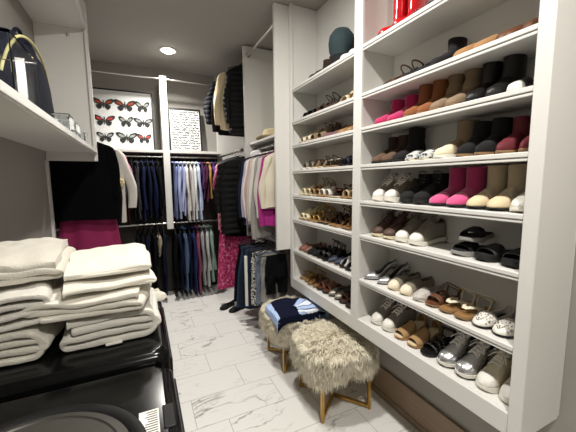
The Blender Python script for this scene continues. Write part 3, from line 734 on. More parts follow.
ltblue = cl('light_blue_cotton', '#b3c4dc'); purple = cl('purple_knit', '#4a2a56'); plum = cl('plum_knit', '#4a2436'); must = cl('mustard_knit', '#9c7c46'); violet = cl('violet_knit', '#4f3070'); teal_c = cl('teal_green_cotton', '#3a5450'); dgreen = cl('dark_green_cotton', '#22362f')
steelb = cl('steel_blue_denim', '#4a5c78'); indigo = cl('indigo_cotton', '#252856'); mauve = cl('mauve_knit', '#7d4455'); greyc = cl('grey_melange', '#8d8f90'); lgrey = cl('light_grey_cotton', '#a9acab'); mint = cl('mint_cotton', '#7c948a'); beigec = cl('beige_knit', '#8f8775')
# --- back wall rods (garments seen edge-on)
YR = 4.575; H = PI/2
def back(x, z, **k):
    k['W'] = .40; k['out'] = .012
    garment(loc=(x, YR, z), rz=H, **k)
ul = [('jacket', 'black wool jacket at left end of the back rod', blk, .74), ('shirt', 'washed black shirt beside the black wool jacket', blk2, .70), ('shirt', 'dark maroon shirt on the back wall upper rod', maroon, .78),
      ('jacket', 'black jacket between maroon and plaid shirts', blk, .76), ('shirt', 'charcoal plaid shirt on the back wall upper rod', plaid, .74), ('shirt', 'royal navy shirt beside the charcoal plaid shirt', royal, .76),
      ('shirt', 'dark navy shirt beside the royal navy shirt', nvy, .72), ('shirt', 'second royal navy shirt, nearer the white post', royal, .74), ('jacket', 'black jacket against the white post', blk, .72)]
for i, (nm, sh_, m, L) in enumerate(ul):
    back(-.285+.063*i, 1.985, name='hanging_'+{'top':'sweater'}.get(nm, nm), short=sh_, cat=nm, m=m, L=L, seed=i, dp=.015, sl=.56, group='dark tops left of the post', collar=m, sw=.8, fold=.006, out=.035)
ur = [('shirt', 'slate blue shirt right of the white post', slateb, .76, 'l', None), ('shirt', 'pale periwinkle shirt beside the slate blue shirt', peri, .76, 'l', None), ('shirt', 'second pale periwinkle shirt, next to white shirts', peri, .72, 'l', None),
      ('shirt', 'white shirt right of the periwinkle shirts', whitec, .80, 'l', None), ('shirt', 'white shirt with faint grey check', stripe_g, .80, 'l', None), ('shirt', 'blue and white striped shirt on the back rod', stripe_b, .78, 'l', None),
      ('shirt', 'light blue shirt beside the purple knit top', ltblue, .80, 'l', None), ('top', 'purple knit top on the back rod', purple, .50, 's', None), ('top', 'plum knit top beside the mustard top', plum, .54, 's', None),
      ('top', 'mustard knit top on the back rod', must, .50, 's', None), ('top', 'violet knit top right of the mustard top', violet, .52, 's', None), ('top', 'dark green cotton top on the back rod', dgreen, .44, 's', None), ('top', 'teal green top at right end of the back rod', teal_c, .42, 's', None)]
for i, (nm, sh_, m, L, s_, c) in enumerate(ur):
    back(.425+.0525*i, 1.985, name='hanging_'+{'top':'sweater'}.get(nm, nm), short=sh_, cat=nm, m=m, L=L, seed=i+20, dp=.013, sl=.60 if s_ == 'l' else .30, group='tops right of the post', collar=m, sw=.74, fold=.006, out=.035)
lr = [('shirt', 'black shirt right of post on lower rod', blk, .86), ('shirt', 'dark navy shirt on the lower back rod', nvy, .86), ('shirt', 'steel blue denim shirt on the lower back rod', steelb, .89), ('shirt', 'darker navy shirt between blue lower shirts', nvy, .86),
      ('shirt', 'indigo cotton shirt on the lower back rod', indigo, .93), ('top', 'mauve knit top on the lower back rod', mauve, .93), ('shirt', 'grey melange shirt on the lower back rod', greyc, .84), ('shirt', 'light grey shirt beside the grey melange shirt', lgrey, .86), ('top', 'mint cotton top on the lower back rod', mint, .80)]
for i, (nm, sh_, m, L) in enumerate(lr):
    back(.385+.0615*i, 1.075, name='hanging_'+{'top':'sweater'}.get(nm, nm), short=sh_, cat=nm, m=m, L=L, seed=i+40, dp=.016, sl=.56, group='tops on the lower back rod', collar=m, sw=.85, fold=.007, out=.03)
ll = [('shirt', 'black shirt on lower rod left of post', blk, .86), ('shirt', 'washed black shirt, lower rod left of post', blk2, .84), ('shirt', 'dark navy shirt, lower rod left of post', nvy, .86), ('shirt', 'black cotton shirt beside the beige top', blk, .89),
      ('top', 'short beige knit top on the lower rod', beigec, .34), ('shirt', 'dark navy shirt against the post, lower rod', nvy, .89)]
for i, (nm, sh_, m, L) in enumerate(ll):
    back(-.08+.063*i, 1.075, name='hanging_'+{'top':'sweater'}.get(nm, nm), short=sh_, cat=nm, m=m, L=L, seed=i+60, dp=.015, sl=.54 if L > .5 else .22, group='dark tops on the lower rod', sw=.8, fold=.007, out=.03)

# --- right unit, section between the two panels: garments face the aisle edge, hung along the wall
XH = 1.28
offw = cl('off_white_knit', '#cfcac0'); greyk = cl('heather_grey_fleece', '#8f8c88', ); lgr = cl('pale_grey_fleece', '#b7b3ae'); pk = cl('magenta_fleece', '#982c76'); navyj = cl('navy_jacket', '#1a2136'); blushc = cl('blush_cotton', '#b99a95'); lav = cl('lavender_cotton', '#a9a2b8'); ivory = cl('ivory_fleece', '#c6bfae')
rt = [(2.800, ivory, .56, .50, 'ivory fleece top nearest the shoe cabinet', 'top', .40, None),
      (2.875, pk, .74, .68, 'magenta zip fleece among pale tops', 'jacket', .40, None),
      (2.945, lgr, .62, .60, 'pale grey fleece beside the magenta fleece', 'sweater', .42, None),
      (3.015, greyk, .88, .84, 'long heather grey fleece cardigan', 'cardigan', .44, None),
      (3.085, offw, .80, .66, 'off-white knit sweater behind the grey cardigan', 'sweater', .44, None),
      (3.155, lgr, .74, .66, 'pale grey sweatshirt behind the off-white sweater', 'sweatshirt', .44, None),
      (3.225, blushc, .70, .60, 'blush cotton top on the right rod', 'top', .44, None),
      (3.295, whitec, .78, .64, 'white cotton shirt on the right rod', 'shirt', .44, None),
      (3.365, lav, .80, .64, 'lavender cotton shirt on the right rod', 'shirt', .44, None),
      (3.435, navyj, .80, .66, 'navy jacket with a white hood', 'jacket', .46, 'hood'),
      (3.515, blk, .82, .66, 'black jacket beside the white partition panel', 'jacket', .46, None)]
for i, (y, m, L, sl, sh_, ct, W, x) in enumerate(rt):
    g = garment('hanging_'+{'top':'sweater'}.get(ct, ct), sh_, ct, (XH, y, 2.02), 0, m, W=W, L=L, sl=sl, seed=i+80, dp=.018, fold=.010, sw=.85, out=.055, collar=m if x is None else None, group='tops under the hat shelf')
    if x: MB().ball((-.03, -.005, -.075), .105, .034, .060, 18, 10).build('hood', whitec, g)
# lower rod: denim and skirts
den = cl('mid_blue_denim', '#2c3a50'); den2 = cl('dark_denim', '#1b2331'); ltd = cl('light_wash_denim', '#66707f'); greyw = cl('pale_grey_twill', '#8d8a86')
leop = ramp_mat('black_white_print', 'noise', [(0, '#111113'), (.5, '#c9c5bf')], .85, 75, detail=4)
lo = [(2.775, blk, .44, 'short black trousers nearest the shoe cabinet, lower rod', 'trousers', True, None), (2.845, greyw, .54, 'grey twill trousers on lower right rod', 'trousers', True, None), (2.92, ltd, .58, 'light wash jeans on the lower right rod', 'jeans', True, None),
      (2.995, leop, .62, 'black and white print trousers on lower rod', 'trousers', True, None), (3.08, den2, .66, 'dark denim jeans with pale side stripe', 'jeans', True, whitec), (3.165, den, .72, 'mid blue denim jeans on lower right rod', 'jeans', True, None),
      (3.25, den2, .68, 'dark denim skirt on lower right rod', 'skirt', False, None), (3.34, den, .76, 'mid blue denim skirt near the partition panel', 'skirt', False, None), (3.44, blk, .72, 'black skirt against the partition panel', 'skirt', False, None)]
for i, (y, m, L, sh_, ct, lg, st) in enumerate(lo):
    trousers('hanging_'+ct, sh_, ct, (1.18, y, 1.05), 0, m, W=.44 if y > 3.03 else .40 if y > 2.95 else .24+(y-2.775)*.75, L=L-.05, dp=.026, seed=i, legs=lg, stripe=st, group='denim and skirts on the lower right rod', flare=1.22 if not lg else 1)
# black folded stack hanging just above: short black tops on the lower rod front
# --- beyond the partition: puffers up high, long coats and dresses below
pufm = mat('black_puffer_nylon', '#0b0b0d', .7, var=.1, spec=.25); pufb = mat('dark_blue_puffer_nylon', '#0f1119', .7, spec=.25); camel = cl('cream_shearling', '#cdbd9c', sheen=.3)
garment('puffer_jacket', 'black quilted puffer jacket hanging high beside the partition panel', 'jacket', (1.20, 3.745, 3.10), 0, pufm, W=.40, L=.80, sl=.62, puff=.062, dp=.055, fold=.006, sw=1.1, seed=120, out=.045, collar=pufm, group='jackets on the high rod')
garment('coat', 'long-sleeved cream shearling coat behind the black puffer', 'coat', (1.20, 3.92, 3.10), .06, camel, W=.54, L=.74, sl=.62, dp=.034, fold=.02, sw=1.1, seed=121, out=.07, collar=camel, group='jackets on the high rod')
garment('jacket', 'dark jacket behind the cream shearling coat', 'jacket', (1.20, 4.06, 3.10), .05, blk2, W=.52, L=.78, sl=.68, dp=.045, seed=122, sw=1.1, out=.08, group='jackets on the high rod')
garment('puffer_jacket', 'dark blue quilted puffer jacket, farthest on the high rod', 'jacket', (1.20, 4.26, 3.10), 0, pufb, W=.56, L=.70, sl=.56, puff=.062, dp=.055, fold=.006, sw=1.25, seed=123, out=.10, group='jackets on the high rod')
floral = ramp_mat('pink_floral_print', 'noise', [(0, '#8e1a4c'), (.50, '#bb4274'), (.62, '#cf8fa2')], .8, 34, detail=4)
garment('long_puffer_coat', 'long black quilted coat hanging below the puffer jackets', 'coat', (1.12, 3.74, 2.02), 0, pufm, W=.52, L=.94, sl=.62, puff=.075, dp=.05, fold=.006, sw=1.1, seed=124, out=.06, group='long clothes beyond the panel')
garment('long_dress', 'black dress behind the long quilted coat', 'dress', (1.12, 3.86, 2.02), 0, blk, W=.36, L=1.00, sl=.5, seed=125, flare=1.05, group='long clothes beyond the panel')
garment('floral_dress', 'long pink floral dress hanging nearly to the floor', 'dress', (1.12, 3.98, 2.02), 0, floral, W=.44, L=1.72, sl=.46, seed=126, flare=1.30, waist=.86, fold=.025, dp=.045, group='long clothes beyond the panel', out=.06)
garment('floral_blouse', 'pink patterned blouse with ruffles beside the floral dress', 'blouse', (1.12, 4.14, 2.02), 0, ramp_mat('rose_print', 'noise', [(0, '#8e4d5c'), (.5, '#c58e97')], .8, 30), W=.42, L=.95, sl=.40, seed=127, group='long clothes beyond the panel', out=.03)

# --- left closet beyond the laundry shelf: garments face the camera
XLr = -.50
velv = mat('black_velvet', '#060608', .95, spec=.1); pskirt = cl('rose_pink_satin', '#8c2d56'); wht = cl('white_linen', '#cfcbc4'); bluegrey = cl('blue_grey_knit', '#4c4f5e'); pinkf = mat('magenta_faux_fur', '#8f2056', .95, bump=1.0, bscale=60, sheen=.5)
garment('velvet_blouse', 'wide black velvet top hanging beside the laundry shelf', 'top', (XLr, 3.52, 2.14), 0, velv, W=.56, L=.78, sl=.50, seed=140, dp=.026, out=.03, group='clothes on the left rod')
garment('satin_dress', 'rose pink satin dress behind the black velvet top', 'dress', (XLr, 3.66, 2.14), 0, pskirt, W=.42, L=1.20, sl=0, seed=141, dp=.028, flare=1.35, fold=.024, group='clothes on the left rod')
garment('long_cardigan', 'long black cardigan beside the white linen shirt', 'cardigan', (XLr, 3.80, 2.14), 0, blk, W=.50, L=1.20, sl=.80, seed=142, dp=.03, out=.05, group='clothes on the left rod')
g = garment('linen_shirt', 'white linen shirt with a cream fabric flower', 'shirt', (XLr+.05, 3.93, 2.14), 0, wht, W=.56, L=.86, sl=.64, seed=143, dp=.03, out=.11, sw=1.2, group='clothes on the left rod')
mb = MB()
for k in range(7): mb.ball((.24+.026*math.cos(k*.9), -.062, -.50+.030*math.sin(k*.9)), .024, .012, .024, 10, 6)
mb.ball((.24, -.070, -.50), .016, .012, .016, 10, 6); mb.build('fabric_flower', cl('cream_organza', '#cdbf95'), g)
garment('knit_sweater', 'blue grey knit sweater behind the white linen shirt', 'sweater', (XLr+.02, 4.07, 2.14), 0, bluegrey, W=.52, L=.62, sl=.50, seed=144, dp=.035, out=.07, group='clothes on the left rod')
garment('fur_jacket', 'fluffy magenta jacket, farthest on the left rod', 'jacket', (XLr+.02, 4.22, 2.14), 0, pinkf, W=.60, L=.42, sl=.36, seed=145, dp=.06, out=.06, sw=1.5, group='clothes on the left rod')

# ------------------------------------------------------------------ laundry machines (fronts face the aisle)
gloss = mat('black_gloss_enamel', '#070708', .17, var=.02, spec=.3); dgrey = mat('dark_grey_plastic', '#0e0e0f', .5, spec=.3); rimm = mat('brushed_dark_rim', '#55544f', .38, .7); glassd = mat('smoked_lid_glass', '#101011', .06, coat=.5); paper = mat('white_label_paper', '#dedbd3', .7); ink = mat('black_print', '#2a2a2a', .7)
def rrect(x0, y0, x1, y1, r, z, n=6):
    pts = []
    for cx, cy, a0 in ((x1-r, y0+r, -PI/2), (x1-r, y1-r, 0), (x0+r, y1-r, PI/2), (x0+r, y0+r, PI)):
        for k in range(n+1):
            a = a0+PI/2*k/n; pts.append((cx+r*math.cos(a), cy+r*math.sin(a), z))
    return pts
def machine(name, label, y0, y1, h, lid):
    cy = (y0+y1)/2; t = thing(name, label, 'washing machine', (-.32, cy, 0))
    x0, x1 = -.70+.32, .07+.32; a, b = y0-cy, y1-cy
    MB().loft([rrect(x0+g, a+g, x1-g, b-g, .05, z) for z, g in ((.02, .006), (.03, 0), (h-.05, 0), (h-.018, .004), (h-.004, .016), (h, .034))]).build('cabinet', gloss, t, angle=60)
    for sx in (x0+.06, x1-.06):
        for sy in (a+.06, b-.06): MB().lathe([(.022, 0), (.022, .022)], 12, sx, sy).build('foot', dgrey, t)
    MB().loft([rrect(x0-.025, a+.01, x0+.018, b-.01, .015, h-.01), rrect(x0-.025, a+.01, x0+.018, b-.01, .015, h+.07), rrect(x0-.025, a+.015, x0+.005, b-.015, .012, h+.12)]).build('control_console', gloss, t, angle=50)
    k = MB(); k.tube([(x0+.010, 0, h+.04), (x0+.032, 0, h+.045)], .028, 20); k.build('dial', dgrey, t)
    if lid:
        lx0, lx1, la, lb = x0+.085, x1-.028, a+.03, b-.03
        ld = MB().loft([rrect(lx0+g, la+g, lx1-g, lb-g, .06, z) for z, g in ((h-.004, 0), (h+.010, 0), (h+.016, .006), (h+.017, .016))]).build('lid', gloss, t, angle=60)
        cx, cyy = .018, .0-.085+.0
        cyy = .795-cy
        zt = h+.017
        MB().lathe([(.285, zt-.001), (.283, zt+.006), (.274, zt+.009), (.252, zt+.004), (.248, zt)], 64, cx, cyy).build('lid_rim', dgrey, ld)
        MB().lathe([(.248, zt-.001), (.246, zt+.008), (.222, zt+.016), (.218, zt+.012)], 64, cx, cyy).build('glass_ring', rimm, ld)
        MB().lathe([(.001, zt+.011), (.14, zt+.012), (.218, zt+.010), (.219, zt)], 64, cx, cyy).build('glass', glassd, ld)
        lb_ = MB().box(x1-.115, .780-cy, zt, x1-.062, .945-cy, zt+.0008).build('paper_label', paper, ld, smooth=False)
        mb = MB(); rr = random.Random(4)
        for i in range(16):
            yy = .937-cy-.0096*i
            mb.box(x1-.066-.045*rr.uniform(.55, 1), yy-.0032, zt+.0008, x1-.066, yy, zt+.0014)
        mb.build('label_print', ink, lb_, smooth=False)
        MB().box(x1-.052, .85-cy, zt-.004, x1-.018, .95-cy, zt+.003).build('lid_latch', dgrey, ld, bevel=.004)
    else:
        MB().loft([rrect(x0+.06+g, a+.02+g, x1-.02-g, b-.02-g, .05, z) for z, g in ((h-.003, 0), (h+.004, .003), (h+.005, .012))]).build('top_panel', gloss, t, angle=60)
        dr = MB(); dr.tube([(x1-.002, 0, .52), (x1+.012, 0, .52)], .24, 40); dr.build('door', dgrey, t)
    MB().box(x1-.004, a+.04, h-.16, x1+.006, b-.04, h-.05).build('front_fascia', dgrey, t, bevel=.004)
    return t
machine('washing_machine', 'glossy black top-loading washer with round lid and white paper label, nearest the viewer', .55, 1.222, .955, True)
machine('dryer', 'glossy black dryer carrying the stacks of folded white towels', 1.252, 1.915, .975, False)

# ------------------------------------------------------------------ folded towels
terry = mat('white_terry', '#d0cdc4', .95, var=.05, bump=.9, bscale=170, sheen=.2); sheet = mat('white_cotton_sheet', '#d3cfc3', .9, var=.03, bump=.7, bscale=22); terry2 = mat('ivory_terry', '#c8c4b8', .95, var=.06, bump=.9, bscale=190, sheen=.2)
def towel(label, loc, rz, w, d, order, gap, th, m, seed=0, rough=.010, group=None, droop=0):
    """a ribbon folded over and over; order lists the layer heights in the order the cloth runs through them"""
    t = thing('folded_towel', label, 'towel', loc, rz, group)
    rr = random.Random(seed); path = []; n = len(order)
    for i, lv in enumerate(order):
        z = th/2+lv*gap; s = 1 if i % 2 == 0 else -1
        ends = w/2-gap/2+rr.uniform(-.010, .010)
        def inset(j): return abs(order[j]-order[j+1])*gap*.42 if 0 <= j < n-1 else rr.uniform(.0, .02)
        xa = -s*(w/2-.014-(inset(i-1) if i else rr.uniform(0, .03))); xb = s*(w/2-.014-inset(i))
        for k in range(15): path.append((xa+(xb-xa)*k/14, z))
        if i < n-1:
            z2 = th/2+order[i+1]*gap; r = (z2-z)/2
            for k in range(1, 8):
                a = -PI/2+PI*k/8; path.append((xb+s*(abs(r)*.42+.014)*math.cos(a), z+r+r*math.sin(a)))
    P = [Vector((p[0], p[1])) for p in path]; NY = 17; V = []; Fc = []; n_ = len(P)
    top = max(1, n)*gap
    for j in range(NY):
        y = -d/2+d*j/(NY-1)
        for i, p in enumerate(P):
            tg = (P[min(i+1, n_-1)]-P[max(i-1, 0)]).normalized(); nr = Vector((-tg.y, tg.x))
            hh = p.y/top
            dz = rough*nz(p.x*6+seed, y*6, hh*.9+seed)+rough*.45*nz(p.x*17, y*15+seed, hh*1.5)
            dz *= min(1, p.y/(gap*.8)+.12)
            dx = rough*1.3*nz(seed+3.3, y*5, hh*2.6)+.004*nz(y*22, hh*9, seed)
            sag = -droop*hh*(max(0, -y/(d/2)-.25)**2+.7*max(0, abs(p.x)/(w/2)-.5)**2)
            yy = y+.020*nz(p.x*4, hh*3+seed, 1.7)*(1 if abs(y) > d*.38 else .3)
            for sg in (1, -1):
                q = p+nr*(sg*th/2*(1+.3*nz(p.x*12, y*12, i*.3)))
                V.append((q.x+dx, yy, max(.0008, q.y+dz+sag)))
    def vi(j, i, k): return (j*n_+i)*2+k
    for j in range(NY-1):
        for i in range(n_-1):
            Fc.append((vi(j,i,0), vi(j,i+1,0), vi(j+1,i+1,0), vi(j+1,i,0))); Fc.append((vi(j,i,1), vi(j+1,i,1), vi(j+1,i+1,1), vi(j,i+1,1)))
        for i in (0, n_-1): Fc.append((vi(j,i,0), vi(j+1,i,0), vi(j+1,i,1), vi(j,i,1)))
    for j in (0, NY-1):
        for i in range(n_-1): Fc.append((vi(j,i,0), vi(j,i,1), vi(j,i+1,1), vi(j,i+1,0)))
    MB().add(V, Fc).build('towel_cloth', m, t, sub=1, angle=75)
    return t
G = 'folded white towels on the dryer'; ZD = .981
NEST = [2, 1, 0, 3]
tw = towel('thick terry towel with a big rounded fold, bottom of the right-hand stack', (-.150, 1.615, ZD), .05, .36, .42, NEST, .033, .029, terry, 1, .012, G)
MB().box(-.03, -.222, .004, .03, -.208, .012).build('care_tag', paper, tw, bevel=.002)
towel('wide wrinkled towel in the middle of the right-hand stack', (-.205, 1.60, ZD+.136), -.08, .41, .42, [0, 1, 2], .029, .026, sheet, 2, .016, G, .02)
towel('folded cotton towel with drooping front edge, second from top of right-hand stack', (-.165, 1.640, ZD+.226), .10, .35, .44, [0, 1], .026, .023, sheet, 3, .012, G, .05)
towel('smooth folded cotton towel on top of right-hand stack', (-.160, 1.665, ZD+.279), .06, .335, .42, [0, 1], .026, .024, sheet, 4, .012, G, .05)
towel('terry towel at the bottom of the left-hand stack', (-.490, 1.62, ZD), -.05, .29, .44, NEST, .031, .027, terry2, 5, .014, G)
towel('terry towel with a large loop fold, middle of left-hand stack', (-.500, 1.63, ZD+.128), .12, .30, .46, NEST, .036, .024, terry, 6, .018, G)
towel('thick terry towel on top of the left-hand stack', (-.490, 1.71, ZD+.276), .10, .33, .44, [0, 1, 2], .037, .034, terry2, 7, .016, G, .05)
def crumple(name, label, loc, r, h, m, seed):
    V = []; Fc = []; n, k = 22, 9
    for i in range(k+1):
        q = i/k
        for j in range(n):
            a = 2*PI*j/n; f = 1+.35*nz(math.cos(a)*1.6+seed, math.sin(a)*1.6, q*1.5)
            V.append((r[0]*math.sin(q*PI/2)*f*math.cos(a), r[1]*math.sin(q*PI/2)*f*math.sin(a), max(.001, h*(math.cos(q*PI/2)**.8)*(1+.5*nz(math.cos(a)*2, math.sin(a)*2+seed, q*3)))))
    for i in range(k):
        for j in range(n):
            b = (j+1) % n; Fc.append((i*n+j, i*n+b, (i+1)*n+b, (i+1)*n+j))
    o = MB().add(V, Fc).build(name, m, None, sub=1, angle=180); o.location = loc; return tag(o, label, 'cloth')
crumple('crumpled_cloth', 'crumpled white cloth at far corner of the dryer', (.030, 1.868, .981), (.062, .040), .055, sheet, 2)
crumple('crumpled_cloth', 'crumpled pale pink cloth behind the right-hand towel stack', (-.075, 1.872, .981), (.045, .032), .15, mat('pale_pink_cloth', '#cf9fae', .9, bump=.4), 5)

# ------------------------------------------------------------------ fur stools
brass = mat('brushed_brass', '#b8924f', .32, .9, var=.05); fur_m = mat('ivory_long_fur', '#fdf3df', .8, var=.08, scale=14); pad_m = mat('ivory_hide', '#f0e8d6', .95)
_n = fur_m.node_tree; _tr = _n.nodes.new('ShaderNodeBsdfTranslucent'); _tr.inputs['Color'].default_value = (.98, .93, .82, 1)   # hair lets light through
_mxs = _n.nodes.new('ShaderNodeMixShader'); _mxs.inputs[0].default_value = .22
_n.links.new(_n.nodes['Principled BSDF'].outputs[0], _mxs.inputs[1]); _n.links.new(_tr.outputs[0], _mxs.inputs[2]); _n.links.new(_mxs.outputs[0], _n.nodes['Material Output'].inputs[0])
def fur_surface(u, a):
    """u 0 centre .. 1 hem; returns local point + outward normal of the draped hide"""
    ca, sa = math.cos(a), math.sin(a); k = 1/max(abs(ca), abs(sa))
    k = 1/(abs(ca)**3.2+abs(sa)**3.2)**(1/3.2)
    R0 = .230; lim = .74
    if u < lim:
        r = R0*u/lim; z = .468+.012*math.cos(u/lim*PI/2)-.012*(u/lim)**4
    else:
        v = (u-lim)/(1-lim); ang = min(1, v*1.6)*PI/2
        r = R0+.022*math.sin(ang); z = .456-.022*(1-math.cos(ang))-.075*max(0, v-.3)/.7*(1.25+.40*math.sin(2*a+.6)+.3*math.sin(5*a+1))
    return Vector((r*k*ca, r*k*sa*1.04, z))
def fur_normal(u, a):
    e = 1e-3; p = fur_surface(u, a); d1 = fur_surface(min(1, u+e), a)-fur_surface(u-e, a); d2 = fur_surface(u, a+e)-fur_surface(u, a-e)
    n = d1.cross(d2)
    if n.length < 1e-12: return Vector((0, 0, 1))
    n.normalize()
    if n.z < 0 and u < .7: n = -n
    if u >= .7 and n.dot(Vector((math.cos(a), math.sin(a), .2))) < 0: n = -n
    return n
def make_stool(label, loc, rz):
    t = thing('fur_stool', label, 'stool', loc, rz, 'fur stools')
    sx, sy = .186, .20
    legs = [(-sx,-sy),(sx,-sy),(sx,sy),(-sx,sy)]
    for x, y in legs: MB().box(x-.011, y-.011, .001, x+.011, y+.011, .435).build('leg', brass, t, bevel=.002)
    mb = MB()
    for (xa, ya), (xb, yb) in zip(legs, legs[1:]+legs[:1]):
        mb.box(min(xa,xb)-.010, min(ya,yb)-.010, .412, max(xa,xb)+.010, max(ya,yb)+.010, .432)
    mb.build('seat_frame', brass, t, bevel=.002)
    for i, (p, q) in enumerate(((0, 2), (1, 3))):
        a, b = Vector(legs[p]+(.022+.0*i,)), Vector(legs[q]+(.022,)); d = (b-a).normalized(); w = Vector((-d.y, d.x, 0))*.010
        MB().add([a-w-Vector((0,0,.010)), a+w-Vector((0,0,.010)), a+w+Vector((0,0,.010)), a-w+Vector((0,0,.010)), b-w-Vector((0,0,.010)), b+w-Vector((0,0,.010)), b+w+Vector((0,0,.010)), b-w+Vector((0,0,.010))],
                 [(0,1,2,3),(7,6,5,4),(0,4,5,1),(1,5,6,2),(2,6,7,3),(3,7,4,0)]).build('stretcher', brass, t)
    MB().loft([rrect(-.20, -.215, .20, .215, .03, z) for z in (.432, .452)]).build('seat_board', pad_m, t)
    rings = [[tuple(fur_surface(u, 2*PI*j/48)) for j in range(48)] for u in [.02]+[k/22 for k in range(1, 23)]]
    pad = MB().loft(rings, caps=False).build('fur_hide', pad_m, t)
    rr = random.Random(11); V = []; Fc = []; lean = Vector((-.55, -.75, 0))
    for k in range(14000):
        u = math.sqrt(rr.random()); u = u if rr.random() < .75 else rr.uniform(.7, 1); a = rr.uniform(0, 2*PI)
        p = fur_surface(u, a); nn = fur_normal(max(.02, min(.995, u)), a)
        clump = Vector((nz(p.x*20, p.y*20, p.z*20), nz(p.x*20+9, p.y*20, p.z*20+4), nz(p.x*22, p.y*22+7, 0)))
        rad = Vector((math.cos(a), math.sin(a), 0))
        dr = nn*.34+rad*(.55 if u < .7 else .30)+Vector((0, 0, -.95*sm((u-.62)/.3)))+clump*.95+Vector((-.35,-.25,0))+Vector((rr.uniform(-1, 1), rr.uniform(-1, 1), rr.uniform(-.5, .5)))*.20
        dr.normalize(); L = rr.uniform(.045, .085)
        tip = p+dr*L+Vector((0, 0, -.20*L)); mid = p+(nn*.5+dr*.7).normalized()*L*.5
        side = dr.cross(nn+Vector((.01, .02, 0))); side = side.normalized() if side.length > 1e-6 else Vector((1, 0, 0))
        wd = rr.uniform(.0020, .0036); th = nn*wd*.5; b = len(V)
        V += [p-side*wd, p+side*wd, p+th*2, mid-side*wd*.8, mid+side*wd*.8, mid+th*1.6, tip]
        Fc += [(b, b+1, b+4, b+3), (b+1, b+2, b+5, b+4), (b+2, b, b+3, b+5), (b+3, b+4, b+6), (b+4, b+5, b+6), (b+5, b+3, b+6)]
    o = MB().add(V, Fc).build('fur_pile', fur_m, pad, angle=180); o['kind'] = 'stuff'
    return t
st = make_stool('ivory fur-topped stool with brass legs, nearer one, nothing on it', (1.233, 1.835, 0), -.10)
dup(st, (1.215, 2.46, 0), -.03, 'ivory fur-topped stool with brass legs, farther one under the navy clothing')
# clothing lying on the farther stool
navc = cl('navy_jersey', '#0d1228'); skyc = cl('sky_blue_satin', '#a9bfe6'); palec = cl('pale_blue_white_satin', '#dfe6f2')
def drape(fx, fy, n=24, zf=None, off=0):
    V = []; Fc = []
    for i in range(n+1):
        for j in range(n+1):
            u, v = i/n, j/n; x, y = fx(u, v), fy(u, v)
            dxy = max(abs(x)-.215, 0)+max(abs(y)-.225, 0)
            xx = max(-.262, min(.262, x)); yy = max(-.275, min(.275, y))
            ox, oy = max(abs(x)-.262, 0), max(abs(y)-.275, 0)
            z = .548-.25*dxy-(ox+oy)*.80+.014*nz(x*14, y*14, 2+off*50)+off
            V.append((xx, yy, z))
    for i in range(n):
        for j in range(n):
            a = i*(n+1)+j; Fc.append((a, a+n+1, a+n+2, a+1))
    return MB().add(V, Fc)
t = thing('navy_garment', 'navy and sky blue garment lying on the farther fur stool', 'clothing', (1.205, 2.46, 0), -.03)
drape(lambda u, v: -.27+.44*u+.05*v, lambda u, v: -.37+.40*v+.05*math.sin(u*5)).build('navy_panel', navc, t, solid=.004)
drape(lambda u, v: -.345+.10*u+.03*v, lambda u, v: -.33+.34*v, 12, off=.004).build('blue_side_panel', skyc, t, solid=.004)
drape(lambda u, v: .12+.10*u, lambda u, v: -.36+.30*v, 12, off=.005).build('blue_side_panel', skyc, t, solid=.004)
for k in range(5):
    a = -.9+.42*k
    ca, sa = math.cos(a), math.sin(a)
    drape(lambda u, v: -.06+(u*.21)*ca-(v-.5)*(.022+.06*u)*sa, lambda u, v: -.18+.06*sa+(u*.18)*sa*.9+(v-.5)*(.022+.06*u)*ca-.03, 8, off=.012+.003*k).build('ruffle', palec if k % 2 else skyc, t, solid=.003)

# ------------------------------------------------------------------ framed pictures on the back shelf
blackf = mat('black_frame_wood', '#121212', .4); artp = mat('off_white_art_paper', '#d9dbd9', .8, var=.01); bfly = mat('black_butterfly_wing', '#1d1f1e', .7); bor = mat('rust_orange_wing', '#8e3a1e', .7); bgr = mat('pale_grey_wing', '#8a8f8c', .7); brd = mat('red_wing', '#a5352f', .7)
tilt = -.12
def frame(name, label, x0, x1, y, h, fw=.016):
    t = thing(name, label, 'picture', ((x0+x1)/2, y, 2.0715)); t.rotation_euler = (tilt, 0, 0); w = (x1-x0)/2
    MB().box(-w, -.012, 0, -w+fw, .012, h).box(w-fw, -.012, 0, w, .012, h).box(-w+fw, -.012, 0, w-fw, .012, fw).box(-w+fw, -.012, h-fw, w-fw, .012, h).build('frame', blackf, t, bevel=.002)
    MB().box(-w+.006, .0, .006, w-.006, .008, h-.006).build('art_paper', artp, t, smooth=False)
    return t, w, h
t, w, h = frame('butterfly_picture', 'black framed picture of nine mounted butterflies on the back shelf', -.52, .205, 4.70, .80)
def wing(pts, sx): return [(p[0]*sx, p[1]) for p in pts]
def flatpoly(mb, pts, cx, cz, y0, y1, s):
    n = len(pts); a = [(cx+p[0]*s, y0, cz+p[1]*s) for p in pts]; b = [(cx+p[0]*s, y1, cz+p[1]*s) for p in pts]
    mb.add(a+b, [tuple(range(n)), tuple(range(2*n-1, n-1, -1))]+[(i, n+i, n+(i+1) % n, (i+1) % n) for i in range(n)])
FW = [(.05,.05),(.35,.42),(.75,.55),(1.0,.48),(.92,.25),(.70,.05),(.35,-.06)]; HW = [(.05,-.02),(.40,-.05),(.66,-.10),(.62,-.34),(.40,-.52),(.20,-.40)]
kinds = [(bor, .125, 1.1), (bor, .135, 1.05), (bgr, .092, 1.5), (brd, .128, 1), (bgr, .088, 1.5), (bgr, .122, .95), (bgr, .10, 1.2), (bgr, .130, 1.05), (brd, .092, 1.3)]
